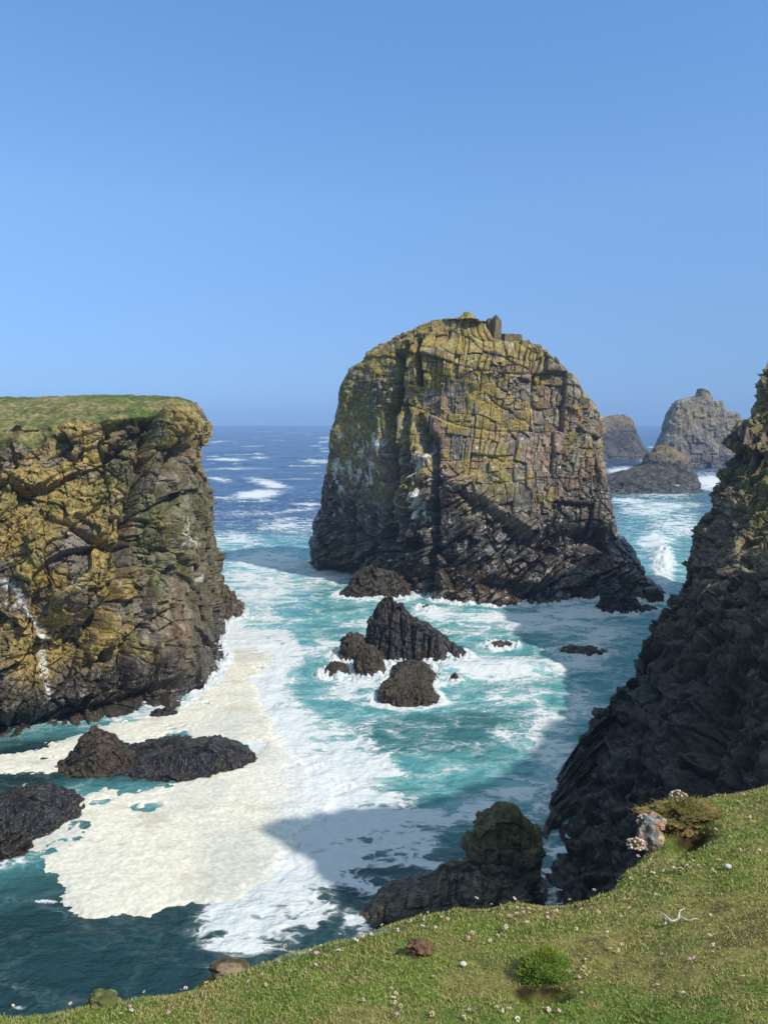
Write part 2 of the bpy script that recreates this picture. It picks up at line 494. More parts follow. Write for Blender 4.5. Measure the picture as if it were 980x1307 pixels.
# ------------------------------------------------------------------ left headland
def build_left_cliff():
    # nodes A(out of frame left) B C D E N M then back
    lv = [
     # (px,D,z) for B..M
     [(0,49.5,-3),(110,52.5,-3),(210,56.5,-3),(276,61,-3),(291,69,-3),(286,81,-3)],
     [(0,50.2,0),(110,53.2,0),(210,57.2,0),(272,62,0),(282,69,0),(280,81,0)],
     [(0,51,3),(110,54,3),(210,58,3),(262,63,3),(277,70,3),(276,81,3)],
     [(0,52,7),(110,54.6,7),(205,59,7),(255,64,7),(273,71,7),(272,81,7)],
     [(0,53,10.5),(110,55.5,10.5),(205,60,10.5),(252,65,10.5),(268,71.5,10.5),(268,81,10.5)],
     [(0,54.5,14),(110,57,14),(205,60.5,14),(245,65,14),(261,71,14),(261,80,14)],
     [(0,56,17.5),(110,58.5,17.5),(200,61.5,17),(238,65.5,17),(248,70.5,17.2),(250,79,17)],
     [(0,57,19.6),(110,59.5,20),(198,62,20.2),(238,65.5,20.3),(246,70,19.8),(248,78,19.8)],
     [(0,58,21.0),(110,60.3,21.7),(200,62.8,22.2),(240,66,22.4),(250,70,21.9),(250,78,22)],
     [(0,58.6,21.5),(110,61,22.3),(200,63.5,22.9),(236,66.6,23.3),(246,70.5,23.2),(246,78,23.1)],
     [(-20,60,22.0),(100,62.5,22.7),(190,65,23.3),(220,68,23.8),(236,72,23.9),(235,77,23.9)],
     [(-60,64,23.2),(70,66,23.6),(150,69,24.0),(185,71,24.2),(200,73.5,24.25),(200,76,24.2)],
     [(-200,72,24.3),(0,73,24.3),(90,74,24.3),(120,74.5,24.35),(130,75,24.3),(130,75.5,24.3)],
    ]
    rings = []
    for i, L in enumerate(lv):
        f = i / (len(lv) - 1)
        pts = [X(q[0], q[1], q[2] - .32 * float(ss(18, 22, np.float32(q[2])))) for q in L]
        z = pts[0][2]
        e = ss(8, 12, i)
        A = np.array([-40 - 6 * e, 42 + 6 * f + 12 * e, z - .3])
        M = pts[-1]
        b1 = np.array([M[0] - 4 - 4 * e, 92 - 4 * f - 9 * e, z]); b2 = np.array([-45, 104 - 6 * f - 14 * e, z])
        b3 = np.array([-85, 95 - 15 * e, z]); b4 = np.array([-85, 45 + 15 * e, z])
        rings.append([A] + pts + [b1, b2, b3, b4])
    wid = [50, 110, 90, 70, 66, 40, 14, 14, 10, 10, 16]
    nv = [10, 40, 50, 46, 44, 44, 34, 26, 20, 26, 40, 30]
    P = loft(rings, wid, nv)
    n = grid_normals(P, True)
    px, py = proj(P); z = P[..., 2]
    vi = (np.arange(P.shape[0]) / P.shape[0])[:, None] * np.ones(P.shape[1])[None]
    pr = P @ rotm('z', 35).T @ rotm('y', -24).T @ rotm('x', 14).T
    r1, e1, t1 = blocks(pr, (4, 5, 6.5), 11, .45)
    r2, e2, t2 = blocks(pr, (1.5, 1.9, 2.3), 12, .45)
    r3, e3, t3 = blocks(pr, (.75, .8, .6), 13, .35)
    w1, w2, wr, wt = worley(pr + .22 * np.stack([fbm(P, 1.5, 2, seed=k) for k in (34, 35, 36)], -1), (2.0, 2.2, 3.0), 14, .9, .85)
    v1, v2, vr, vt = worley(pr, (.8, .85, .75), 15, .9, .85)
    y1, y2, yr, yt = worley(pr, (.34, .34, .3), 16, .9, .7)
    front = ss(.6, .1, n[..., 2])
    big = fbm(P, 9, 3, seed=31)
    d = 1.5 * (r1 - .5) + .35 * (r2 - .5) + .1 * (r3 - .5) + .9 * (wr - .5) + .25 * (vr - .5) - .7 + .3 * t1 + .15 * t2 + .1 * t3 + .35 * wt + .28 * vt + .1 * (yr - .5) + .25 * yt
    cm = ss(-.2, .25, fbm(P, 3, 3, seed=33))
    d -= .26 * cm * np.exp(-(e2 / .07) ** 2) + .3 * cm * np.exp(-((w2 - w1) / .05) ** 2) + .1 * np.exp(-((v2 - v1) / .07) ** 2)
    d += 1.6 * big + .16 * fbm(P, 1.2, 4, seed=32) + (.75 - .5 * ss(190, 230, px)) * ss(18.5, 21.5, z)
    wob = 4 * fbm(P, 2.5, 2, seed=39)
    qx, qy = px + wob, py + wob
    def groove(poly, w, dep, sh=2): return -dep * np.exp(-(seg_dist(qx, qy, poly) / w) ** sh)
    d += groove([(188, 560), (165, 660), (158, 740), (130, 800)], 8, 2.4)
    d += groove([(120, 800), (150, 750), (165, 700)], 7, 2.0)
    d += groove([(140, 585), (175, 560), (195, 540)], 8, 1.8)
    d += groove([(228, 575), (215, 620), (222, 690), (240, 740)], 6, 1.8)
    d += groove([(165, 820), (160, 880)], 5, 1.3)
    d += groove([(60, 665), (110, 690), (150, 700)], 5, 1.2)
    d += groove([(0, 925), (60, 925), (120, 910), (220, 880)], 12, 1.6)
    d += 1.8 * blob(px, py, 100, 760, 40, 45) + 1.4 * blob(px, py, 60, 720, 40, 35) - 1.4 * blob(px, py, 185, 760, 22, 60)
    d += 1.3 * blob(px, py, 238, 535, 20, 25)
    d *= (1 - .45 * ss(205, 240, px)) * (1 - .5 * ss(21.5, 23.2, z))
    turf = ss(.55, .72, n[..., 2] + .28 * fbm(P, 1.6, 4, seed=41)) * ss(19, 21, z)
    d = d * (1 - .96 * turf) * ss(.0, .06, 1 - vi) + turf * (.35 * fbm(P, 3, 3, seed=42) + .16 * fbm(P, .7, 3, seed=43))
    Q = P + n * d[..., None]
    f1 = fbm(P, 5, 4, seed=51); f2 = fbm(P, 1.3, 4, seed=52); f3 = fbm(P, (1.6, 1.6, 9), 3, seed=53)
    rb = .5 * r2 + .5 * wr; rs = vr
    col = lerp(GREY, BROWN, ss(.2, .8, rb + .4 * f2))
    col = lerp(col, PALE, .55 * ss(.7, .95, rs + .35 * f1))
    lich = ss(.0, .5, .7 * f1 + .5 * f2 + .8 * (rb - .5) + .55 * blob(px, py, 60, 700, 110, 120) + .5 * blob(px, py, 215, 550, 40, 45) + .5 * blob(px, py, 50, 860, 110, 70) - .3 * ss(120, 260, px) * ss(560, 600, py) - .1)
    lich = lich * ss(2.0, 5.5, z + 2.5 * f1)
    col = lerp(col, lerp(OLIVE, (.32, .228, .062), ss(-.4, .4, f2 + .6 * (rs - .5) + .3 * blob(px, py, 80, 760, 60, 60) + .25 * blob(px, py, 40, 600, 50, 30))), .88 * lich)
    moss = ss(.0, .35, f3 + .3 * f2 - .15 + .5 * blob(px, py, 195, 740, 35, 90) + .35 * blob(px, py, 225, 680, 30, 60) - .2 * ss(160, 60, px)) * ss(3, 6, z)
    col = lerp(col, MOSS, .6 * moss)
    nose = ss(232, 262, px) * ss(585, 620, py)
    col = lerp(col, (.085, .075, .042), .7 * nose)  # nose flank darkened in colour to stand in for its shaded side
    wet = ss(5.2, 2.4, z + 2.2 * f1 + 1.2 * f3)
    col = lerp(col, (.20, .175, .13), .35 * ss(.1, .5, f2 + .3 * (vr - .5)))
    col = lerp(col, lerp(WETC, (.06, .05, .035), ss(.3, .9, rb + .4 * f2)), .92 * wet)
    g = np.maximum.reduce([1.1 * np.exp(-(seg_dist(qx, qy, [(0, 742), (12, 752), (40, 785), (58, 815), (58, 845), (64, 890)]) / 7) ** 2), .85 * blob(px, py, 15, 765, 12, 22), .8 * blob(px, py, 170, 660, 10, 70), .8 * blob(px, py, 235, 690, 16, 40), .7 * blob(px, py, 222, 610, 14, 12), .7 * blob(px, py, 252, 735, 14, 26), .55 * blob(px, py, 162, 740, 5, 40)])
    gu = ss(.5, .8, .62 * g + .75 * fbm(P, (.35, .35, .8), 5, .7, seed=61))
    col = lerp(col, GUANO, .7 * gu)
    tc = lerp((.085, .105, .028), (.20, .165, .07), ss(-.25, .35, fbm(P, 1.4, 5, .6, seed=71)))
    tc = lerp(tc, (.06, .10, .024), .7 * ss(0, .4, fbm(P, 4, 3, seed=72)))
    tc = lerp(tc, (.06, .05, .03), .6 * ss(.25, .5, fbm(P, .6, 3, seed=73)))
    col2 = lerp(col, tc, turf)
    FRINGE.append(Q.reshape(-1, 3))
    loc = np.array([-30, 72, 0])
    Fc = grid_faces(*Q.shape[:2], True)
    tv = (turf.ravel()[Fc].mean(1) > .5)
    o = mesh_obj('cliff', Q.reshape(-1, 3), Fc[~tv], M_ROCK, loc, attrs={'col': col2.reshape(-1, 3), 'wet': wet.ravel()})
    tag(o, 'flat topped headland cliff with orange and yellow lichen and white streaks', 'cliff')
    # the turf cap: same surface, its own part
    used = np.unique(Fc[tv]); remap = np.zeros(Q.shape[0] * Q.shape[1], np.int32); remap[used] = np.arange(len(used))
    mesh_obj('turf', Q.reshape(-1, 3)[used], remap[Fc[tv]], M_TURF, loc, parent=o, attrs={'col': tc.reshape(-1, 3)[used]}, smooth=True)

# ------------------------------------------------------------------ right cliff
def build_right_cliff():
    lv = [
      # S,   f1,  f2,  f3,  f4    (x,y,z); f3, f4 unseen, heights shaped to throw the water shadow
      [(700,37.5,-3), (7.4,31,-3), (8.6,25,-3), (15,19,-3), (22,14,-3)],
      [(700,37.5,0), (7.6,31,0), (8.8,25,0), (15,19,0), (22,14,0)],
      [(752,46,1.3), (10.2,36,1.8), (10.2,28,1.8), (15,21,1.8), (22,15,1.8)],
      [(813,52,3.6), (14.0,42,4), (12.6,33,4), (14.8,24,4), (21,16,4)],
      [(868,57,8.4), (20.0,46,8.6), (18,36,8.8), (16.5,27,8.6), (18,18,8.6)],
      [(894,60,12.7), (23.3,48.5,13), (21.2,38,13), (18.0,28,13), (16,19,12.7)],
      [(920,62,17.2), (28.4,51,16.8), (24.6,40,16.2), (18.8,29,17), (15,18,17)],
      [(940,63,18.8), (31,53,18.2), (26.6,41,17.4), (19.0,29.2,18.4), (15.2,18.4,19)],
      [(930,63,20.0), (32.5,54,19.4), (28,42,18.2), (19.3,29.5,19.6), (15.5,19,21)],
      [(958,64.5,22.4), (35,56,21.2), (29.5,43,19), (19.8,29.8,20), (16,19.4,24)],
      [(983,66,26.2), (38,59,24.4), (31,44,19.6), (21,30.5,20.6), (17,20,29.5)],
      [(1016,69,28.6), (41,62,27), (34,46,21), (23,31.5,22), (18.5,20.5,32.5)],
      [(1090,74,30.5), (48,66,29), (44,52,24), (36,37,25), (28,25,31)],
    ]
    rings = []
    for i, L in enumerate(lv):
        s = X(L[0][0], L[0][1], L[0][2]); pts = [s] + [np.array(q, float) for q in L[1:]]
        z = s[2]; e = i / (len(lv) - 1)
        b0 = np.array([45 + 0 * e, 12 + 14 * e, pts[-1][2]])
        b1 = np.array([95 - 30 * e, 20 + 20 * e, pts[-1][2]])
        b2 = np.array([95 - 30 * e, 95 - 18 * e, z]); b3 = np.array([max(s[0] + 12, 50 - 0 * e) , max(s[1] + 16, 96 - 12 * e), z])
        b4 = np.array([s[0] + 2.5, s[1] + 6, z])
        rings.append(pts + [b0, b1, b2, b3, b4])
    cen = np.mean(np.array(rings[-1]), 0)
    rings.append([cen + (np.array(q) - cen) * .4 + (0, 0, .8) for q in rings[-1]])
    rings.append([cen + (np.array(q) - cen) * .02 + (0, 0, 1.0) for q in rings[-1]])
    wid = [150, 120, 50, 24, 14, 8, 8, 10, 16, 30]
    nv = [8, 44, 62, 84, 70, 70, 26, 34, 44, 60, 36, 20, 12, 10]
    P = loft(rings, wid, nv); n = grid_normals(P, True)
    px, py = proj(P); z = P[..., 2]
    pr = P @ rotm('z', -20).T @ rotm('y', -28).T
    r1, e1, t1 = blocks(pr, (3.5, 7, 3.2), 21, .35)
    r2, e2, t2 = blocks(pr, (1.2, 2.4, 1.3), 22, .4)
    w1, w2, wr, wt = worley(P @ rotm('y', 35).T, (1.3, 1.2, 2.8), 24)
    v1, v2, vr, vt = worley(P, (.55, .6, .5), 25)
    rid = fbm(P @ rotm('x', 12).T @ rotm('y', 40).T, (6, 1.3, 7), 4, seed=80)
    d = .7 * (r1 - .5) + .2 * (r2 - .5) + .36 * (wr - .5) + .2 * (vr - .5) + .7 * rid + .9 * fbm(P, 8, 3, seed=81) + .14 * fbm(P, 1.0, 4, seed=82) + .15 * t1 + .36 * wt + .12 * vt
    d -= 1.0 + .25 * np.exp(-((w2 - w1) / .05) ** 2) + .12 * np.exp(-((v2 - v1) / .08) ** 2)
    d -= 2.6 * blob(px, py, 905, 895, 26, 34, 15)
    d -= 1.5 * np.exp(-(seg_dist(px, py, [(905, 900), (870, 980), (850, 1050)]) / 14) ** 2)
    d -= 1.0 * np.exp(-(seg_dist(px, py, [(985, 545), (945, 560), (925, 575)]) / 7) ** 2)
    Q = P + n * (d * np.where(z < -1, .3, 1))[..., None]
    FRINGE.append(Q.reshape(-1, 3))
    f1 = fbm(P, 4, 4, seed=91); f2 = fbm(P, 1.1, 4, seed=92)
    rb = .5 * wr + .5 * vr
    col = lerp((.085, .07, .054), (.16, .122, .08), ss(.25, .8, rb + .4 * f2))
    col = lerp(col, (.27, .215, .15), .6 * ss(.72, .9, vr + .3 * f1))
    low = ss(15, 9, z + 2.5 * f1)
    col = col * (1 - .55 * low)[..., None]  # lower face darkened to paint in its shade, also bare wet rock
    lich = ss(.0, .4, f1 + .4 * f2 - .05) * ss(11, 16, z)
    col = lerp(col, (.17, .14, .045), .6 * lich)
    gt = ss(.45, .75, n[..., 2] + .2 * f2) * ss(13, 15, z) * ss(21.5, 20, z)
    col = lerp(col, lerp((.10, .10, .03), (.19, .15, .06), ss(-.3, .3, f2)), .75 * gt)
    wet = ss(9, 4, z + 3 * f1)
    col = lerp(col, (.030, .026, .022), .8 * wet)
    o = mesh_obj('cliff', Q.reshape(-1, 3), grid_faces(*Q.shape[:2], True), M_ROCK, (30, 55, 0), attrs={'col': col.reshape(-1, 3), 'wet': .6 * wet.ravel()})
    tag(o, 'steep brown crag in shadow beyond the turf edge with overhanging ledge near its top', 'cliff')

# ------------------------------------------------------------------ generic rock from a silhouette
def rock(name, label, cat, left, right, D, thick=.8, lean=0.0, back=0.0, palette='dark', mat=None, res=.12, disp=1.0, blk=(2, 2, 2), rot=(0, 0), seed=0, sharp=2.6, group=None, ztop_extra=.2, depth0=0, grooves=(), wetz=3.0, skirt=None, nlev=10):
    """left/right: silhouette in photo pixels; D distance of the silhouette plane (or None: from the lowest left/right row)"""
    fl, z0l, zl = silhouette(left, lambda z: D + lean * z)
    fr, z0r, zr = silhouette(right, lambda z: D + lean * z)
    ztop = min(zl, zr)
    sk = max(1.0, .25 * ztop) if skirt is None else skirt
    lvz = [-sk, -.15] + list(np.linspace(.0, 1, nlev)[1:] * ztop)
    rings = []; nn = 20
    wmax = fr(0) - fl(0)
    for z in lvz:
        zz = max(z, 0); xl, xr = fl(zz), fr(zz)
        if z < 0: xl -= .1 * sk; xr += .1 * sk
        cx, hx = (xl + xr) / 2, max((xr - xl) / 2, .05)
        hy = max(thick * (hx * .55 + wmax * .225 * (1 - (zz / ztop) ** 2 * .85)), .05) + depth0 * (1 - zz / ztop)
        cy = D + lean * zz + back * zz
        ring = []
        for k in range(nn):
            a = math.pi + 2 * math.pi * k / nn
            c, s = math.cos(a), math.sin(a)
            m = (abs(c) ** sharp + abs(s) ** sharp) ** (-1 / sharp)
            ring.append((cx + hx * c * m, cy + hy * s * m, z))
        rings.append(ring)
    cen = np.mean(np.array(rings[-1]), 0)
    rings.append([tuple(cen + (np.array(q) - cen) * .05 + (0, 0, ztop_extra * .3)) for q in rings[-1]])
    per = max(wmax * 1.6 / (nn / 2) / res, 3)
    wid = [int(per)] * (nn // 2) + [max(3, int(per * .5))] * (nn - nn // 2)
    nv = [max(2, int(abs(b[0][2] - a[0][2]) / res)) for a, b in zip(rings[:-1], rings[1:])]; nv[-1] = max(6, int(.5 * wmax / 20 / res))
    P = loft(rings, wid, nv); n = grid_normals(P, True)
    px, py = proj(P); z = P[..., 2]
    sc = np.array(blk, float)
    pr = P @ rotm('z', rot[1]).T @ rotm('y', rot[0]).T
    r1, e1, t1 = blocks(pr, sc, 1 + seed % 7, .3)
    r2, e2, t2 = blocks(pr, sc * .36, 3 + seed % 5, .35)
    w1, w2, wr, wt = worley(P, sc * .6, seed)
    fL = fbm(P, sc.max() * 1.3, 3, seed=seed + 1); fS = fbm(P, sc.min() * .35, 4, seed=seed + 2); fM = fbm(P, sc.mean() * .8, 3, seed=seed + 3)
    s = sc.mean()
    cm = ss(-.2, .25, fbm(P, s, 3, seed=seed + 5))
    d = disp * s * (.22 * (r1 - .5) + .10 * (r2 - .5) + .16 * (wr - .5) + .22 * fL + .10 * fS - .06 * cm * np.exp(-(e1 / (.03 * s)) ** 2) - .035 * cm * np.exp(-(e2 / (.018 * s)) ** 2) - .03 * cm * np.exp(-((w2 - w1) / .05) ** 2)) + disp * (.25 * t1 + .3 * t2)
    for poly, w, dep in grooves:
        d -= dep * np.exp(-(seg_dist(px + 2 * fM, py, poly) / w) ** 2) * ss(.3, -.1, n[..., 1])
    Q = P + n * d[..., None]
    rb = .5 * r2 + .5 * wr
    wet = ss(wetz, wetz * .45, z + .3 * wetz * fM)
    if palette == 'dark':
        col = lerp((.008, .0075, .0075), (.026, .024, .024), ss(.2, .85, rb + .4 * fS))
        col = lerp(col, (.036, .023, .012), .7 * ss(.0, .4, fM + .4 * ss(.45 * ztop, 0, z) - .15))
        wet = np.full_like(wet, .9)
    elif palette == 'brown':
        col = lerp((.024, .019, .013), (.062, .046, .027), ss(.2, .85, rb + .4 * fS))
        col = lerp(col, (.045, .028, .014), .7 * ss(-.1, .4, fM)); wet = np.full_like(wet, .6)
    elif palette == 'crag':
        col = lerp((.045, .036, .026), (.115, .088, .055), ss(.2, .85, rb + .5 * fS))
        col = lerp(col, (.11, .10, .03), .5 * ss(.1, .45, fM) * ss(.4 * ztop, .8 * ztop, z))
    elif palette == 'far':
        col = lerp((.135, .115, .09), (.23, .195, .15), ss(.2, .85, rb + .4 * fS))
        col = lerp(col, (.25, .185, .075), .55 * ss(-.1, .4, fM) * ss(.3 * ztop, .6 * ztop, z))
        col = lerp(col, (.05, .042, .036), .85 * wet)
    elif palette == 'fardark':
        col = lerp((.055, .05, .045), (.10, .088, .075), ss(.2, .85, rb + .4 * fS))
        col = lerp(col, (.22, .165, .08), .7 * ss(.6 * ztop, .9 * ztop, z + .15 * ztop * fM + .12 * ztop * ss(20, 45, px - 835)))  # brown crest; extra spread on islet's right paints in its sunlit ridge
        col = lerp(col, (.035, .032, .03), .7 * wet)
    FRINGE.append(Q.reshape(-1, 3))
    b = np.array([(fl(0) + fr(0)) / 2, D, 0])
    o = mesh_obj(name, Q.reshape(-1, 3), grid_faces(*Q.shape[:2], True), mat or M_SMALL, b, attrs={'col': col.reshape(-1, 3), 'wet': wet.ravel()})
    tag(o, label, cat, group)
    return o

def wd(py): return W(490, py)[1]

def build_rocks():
    # pinnacle in the middle of the inlet
    rock('rock_pinnacle', 'tall pointed black rock with upright cracks rising from the inlet', 'rock',
         [(458,852),(463,835),(470,805),(476,787),(485,773),(493,765),(497,763)], [(600,856),(592,838),(572,816),(548,799),(528,788),(513,775),(503,764.5),(500,763)],
         70, .55, palette='dark', res=.07, disp=.5, blk=(1.1, 1.6, 4.5), rot=(4, 15), seed=3, sharp=2.1, 
         grooves=[([(497,785),(496,850)],1.6,.28),([(513,790),(512,850)],1.5,.28),([(527,797),(526,845)],1.5,.25),([(541,808),(538,850)],1.5,.25),([(556,815),(552,850)],1.5,.22),([(484,800),(482,850)],1.4,.25)])
    G = 'low rocks around the black pinnacle'
    rock('shore_rock', 'stubby brown rock close against the left side of the black pinnacle', 'rock', [(432,838),(436,820),(445,811)], [(472,844),(468,824),(458,811)], wd(838), 1.1, palette='brown', res=.07, blk=(1.2,1.2,1.2), seed=4, group=G)
    rock('shore_rock', 'low rounded brown rock leftmost beside the black pinnacle', 'rock', [(414,860),(418,850),(428,845)], [(447,858),(442,848),(433,845)], wd(858), .9, palette='brown', res=.06, blk=(1.0,1.0,1.0), disp=.5, seed=5, sharp=2.2, group=G)
    rock('shore_rock', 'brown ledge low in the surf, frontmost of the rocks below the black pinnacle', 'rock', [(482,891),(484,880),(492,872)], [(556,891),(552,879),(540,871)], wd(889), .9, palette='brown', res=.06, blk=(.7,1.1,1.3), seed=6, group=G)
    rock('shore_rock', 'brown boulder between the black pinnacle and the low front ledge', 'rock', [(494,868),(500,856),(514,848)], [(558,868),(552,858),(540,850)], wd(864), 1.2, palette='brown', res=.06, blk=(1.1,1.1,1.0), seed=8, group=G)
    rock('shore_rock', 'narrow dark step of rock at the left foot of the black pinnacle', 'rock', [(452,860),(456,834),(466,822)], [(492,864),(488,842),(478,826)], wd(856), 1.1, palette='brown', res=.06, blk=(.8,.8,1.4), seed=9, group=G)
    rock('shore_rock', 'tiny dark rock alone in white water right of the black pinnacle', 'rock', [(576,869),(577,864),(579,861)], [(585,869),(584,865),(581,861)], wd(868), .8, palette='brown', res=.05, blk=(.5,.5,.5), seed=11, group=G)
    # at the foot of the stack
    rock('shore_rock', 'red brown rock toe at the left foot of the big stack', 'rock', [(428,764),(440,752),(452,736),(460,727)], [(528,764),(520,745),(500,728),(470,726)], wd(762), .5, palette='brown', res=.09, blk=(1.8,1.8,1.4), rot=(25,0), seed=12)
    rock('shore_rock', 'small round boulder in the surf between black pinnacle and big stack', 'rock', [(536,781),(538,775),(542,772)], [(552,781),(550,775),(546,772)], wd(780), .8, palette='brown', res=.06, blk=(.9,.9,.9), disp=.6, seed=13)
    rock('shore_rock', 'dark wedge of rock at the right foot of the big stack', 'rock', [(760,783),(765,768),(772,752),(780,745)], [(822,784),(810,768),(800,757),(788,746)], wd(782), .5, palette='dark', res=.08, blk=(1.5,1.5,1.0), rot=(30,0), seed=14)
    rock('shore_rock', 'low brown rock at the outermost right tip of the big stack', 'rock', [(822,771),(826,760),(832,752)], [(850,771),(845,757),(838,751)], wd(770), .8, palette='brown', res=.08, blk=(1.2,1.2,1.0), seed=15)
    rock('shore_rock', 'flat dark rock washed by foam below the tip of the big stack', 'rock', [(804,783),(808,777),(815,773)], [(842,783),(836,777),(826,773)], wd(782), .6, palette='dark', res=.08, blk=(1,1,.8), seed=16)
    rock('shore_rock', 'brown rock barely awash right of the black pinnacle behind white water', 'rock', [(622,826),(628,821),(634,819)], [(658,826),(652,821),(644,819)], wd(826), .6, palette='brown', res=.06, blk=(.9,.9,.6), disp=.5, seed=17)
    rock('shore_rock', 'long brown rock awash near the shaded water and the dark crag', 'rock', [(708,834),(718,828),(730,825)], [(782,836),(770,829),(750,825)], wd(833), .45, palette='brown', res=.07, blk=(1.2,1.2,.7), disp=.6, seed=18)
    # left cliff foot
    rock('shore_rock', 'dark jutting point of rock at the far foot of the lichen cliff', 'rock', [(262,800),(272,770),(280,752),(286,746)], [(325,797),(314,787),(308,770),(298,760),(290,747)], 84, .8, palette='crag', res=.1, blk=(2,2,1.6), seed=19)
    rock('shore_rock', 'small black rock in foam at the foot of the lichen cliff', 'rock', [(194,912),(197,907),(202,905)], [(226,911),(220,906),(212,905)], wd(911), .6, palette='dark', res=.05, blk=(.8,.8,.6), seed=20)
    rock('shore_rock', 'pointed brown rock between foam and dark reef below the lichen cliff', 'rock', [(60,992),(88,966),(104,943),(116,932)], [(172,972),(160,958),(148,944),(130,933),(122,931)], wd(978), .6, palette='brown', res=.045, blk=(.9,1.0,.8), rot=(28,0), disp=.8, seed=21)
    rock('reef', 'long low dark reef stretching from the pointed brown rock into the foam', 'rock', [(110,984),(132,968),(168,955)], [(322,963),(296,957),(255,952),(200,949)], wd(969), .6, palette='dark', res=.05, blk=(1.0,1.2,.6), rot=(28,10), sharp=2.0, disp=.95, seed=22)
    rock('reef', 'broad dark reef left of the foam raft', 'rock', [(-70,1056),(-40,1036),(0,1019)], [(112,1050),(96,1036),(70,1021),(30,1016)], wd(1040), 1.0, palette='dark', res=.05, blk=(1.1,1.1,.6), rot=(26,0), sharp=2.2, disp=.75, seed=23)
    rock('reef', 'dark wet rock corner below the broad dark reef beside the foam raft', 'rock', [(-50,1090),(-30,1065),(-10,1052)], [(42,1085),(30,1065),(15,1052)], wd(1085), .6, palette='dark', res=.05, blk=(1,1,.6), rot=(26,0), sharp=2, disp=1.1, seed=24)
    # crag below the turf
    rock('crag', 'blunt brown rock knob standing just beyond the turf edge', 'rock', [(570,1175),(585,1125),(600,1088),(612,1052),(626,1036),(640,1030)], [(692,1175),(690,1120),(686,1075),(678,1050),(664,1035),(650,1030)], 33.5, .8, palette='crag', res=.05, blk=(1.6,1.6,2.0), disp=.65, seed=25, sharp=2.6)
    rock('crag', 'lower lumpy brown rocks stepping down from the blunt knob to dark water', 'rock', [(456,1192),(464,1162),(480,1143),(505,1134),(535,1126),(565,1108)], [(650,1190),(640,1120),(622,1090),(600,1082),(585,1090),(575,1101)], 32.2, .45, palette='crag', res=.05, blk=(1.1,1.1,1.2), disp=.75, seed=26, sharp=2.3)
    # far stacks
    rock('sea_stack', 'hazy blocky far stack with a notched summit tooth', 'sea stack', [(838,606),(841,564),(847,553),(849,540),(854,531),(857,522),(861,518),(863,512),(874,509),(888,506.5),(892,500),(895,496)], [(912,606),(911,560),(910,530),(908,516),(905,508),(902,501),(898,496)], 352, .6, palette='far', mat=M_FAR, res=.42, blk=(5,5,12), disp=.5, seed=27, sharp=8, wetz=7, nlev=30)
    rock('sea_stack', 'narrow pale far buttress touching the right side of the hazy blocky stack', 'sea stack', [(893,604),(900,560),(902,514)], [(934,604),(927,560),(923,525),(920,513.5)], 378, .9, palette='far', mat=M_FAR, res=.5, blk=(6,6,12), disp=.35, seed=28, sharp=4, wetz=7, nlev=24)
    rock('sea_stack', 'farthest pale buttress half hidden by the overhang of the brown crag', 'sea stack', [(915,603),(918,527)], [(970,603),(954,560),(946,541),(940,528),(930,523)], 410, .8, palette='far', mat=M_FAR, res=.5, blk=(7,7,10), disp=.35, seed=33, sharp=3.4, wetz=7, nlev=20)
    rock('sea_stack', 'dim rounded far stack half hidden by the big stack', 'sea stack', [(700,598),(735,560),(748,545),(760,538),(775,531.5),(785,530)], [(834,597),(828,580),(817,567),(812,555),(809,545),(806,537),(800,531.5),(792,529.5)], 420, .6, palette='fardark', mat=M_FAR, res=.55, blk=(8,8,7), disp=.4, seed=29, sharp=2.6, wetz=6, nlev=20)
    rock('skerry', 'dark wedge shaped islet in front of the hazy far stacks', 'islet', [(740,640),(768,613),(779,606),(800,600),(818,593),(825,581),(837,569),(843,567)], [(897,641),(892,630),(887,611),(880,596),(876,584),(868,577),(854,568.5),(848,567)], 232, .6, palette='fardark', mat=M_FAR, res=.3, blk=(4,4,2.6), rot=(-10,0), disp=.45, seed=30, sharp=2.4, wetz=4, nlev=18)

# ------------------------------------------------------------------ sea
FOAM_POLY = [(292,812),(322,820),(345,838),(325,868),(332,900),(350,935),(380,958),(430,980),(455,1003),(430,1050),(385,1095),(335,1140),(285,1162),(240,1158),(190,1163),(140,1162),(92,1150),(78,1122),(55,1098),(10,1092),(30,1065),(70,1045),(130,1016),(190,1004),(250,997),(295,980),(325,962),(328,950),(290,938),(262,936),(232,930),(175,945),(120,965),(95,975),(60,985),(20,990),(-30,985),(-30,975),(20,965),(80,948),(110,935),(150,918),(200,908),(262,885),(290,862),(285,840)]

def sea_height(p):
    D = p[..., 1]
    rr = np.hypot(p[..., 0], p[..., 1])
    near = ss(90, 40, rr)
    q = p * np.array([.55, 1.0, 1.0], np.float32)
    rg = lambda sc, sd: (1 - 2.2 * np.abs(fbm(q, sc, 3, seed=sd))) ** 2 * .5
    h = .55 * fbm(q, 16, 3, seed=101) * (1 - .6 * near) + .42 * (rg(7.5, 102) - .25) * (1 - .25 * near) + .16 * (rg(2.2, 105) - .25) + .10 * fbm(p, .8, 4, .6, seed=103)
    h = h + .5 * fbm(q, 45, 2, seed=104) * ss(120, 300, rr) * 1.6
    return h * ss(2500, 600, rr)

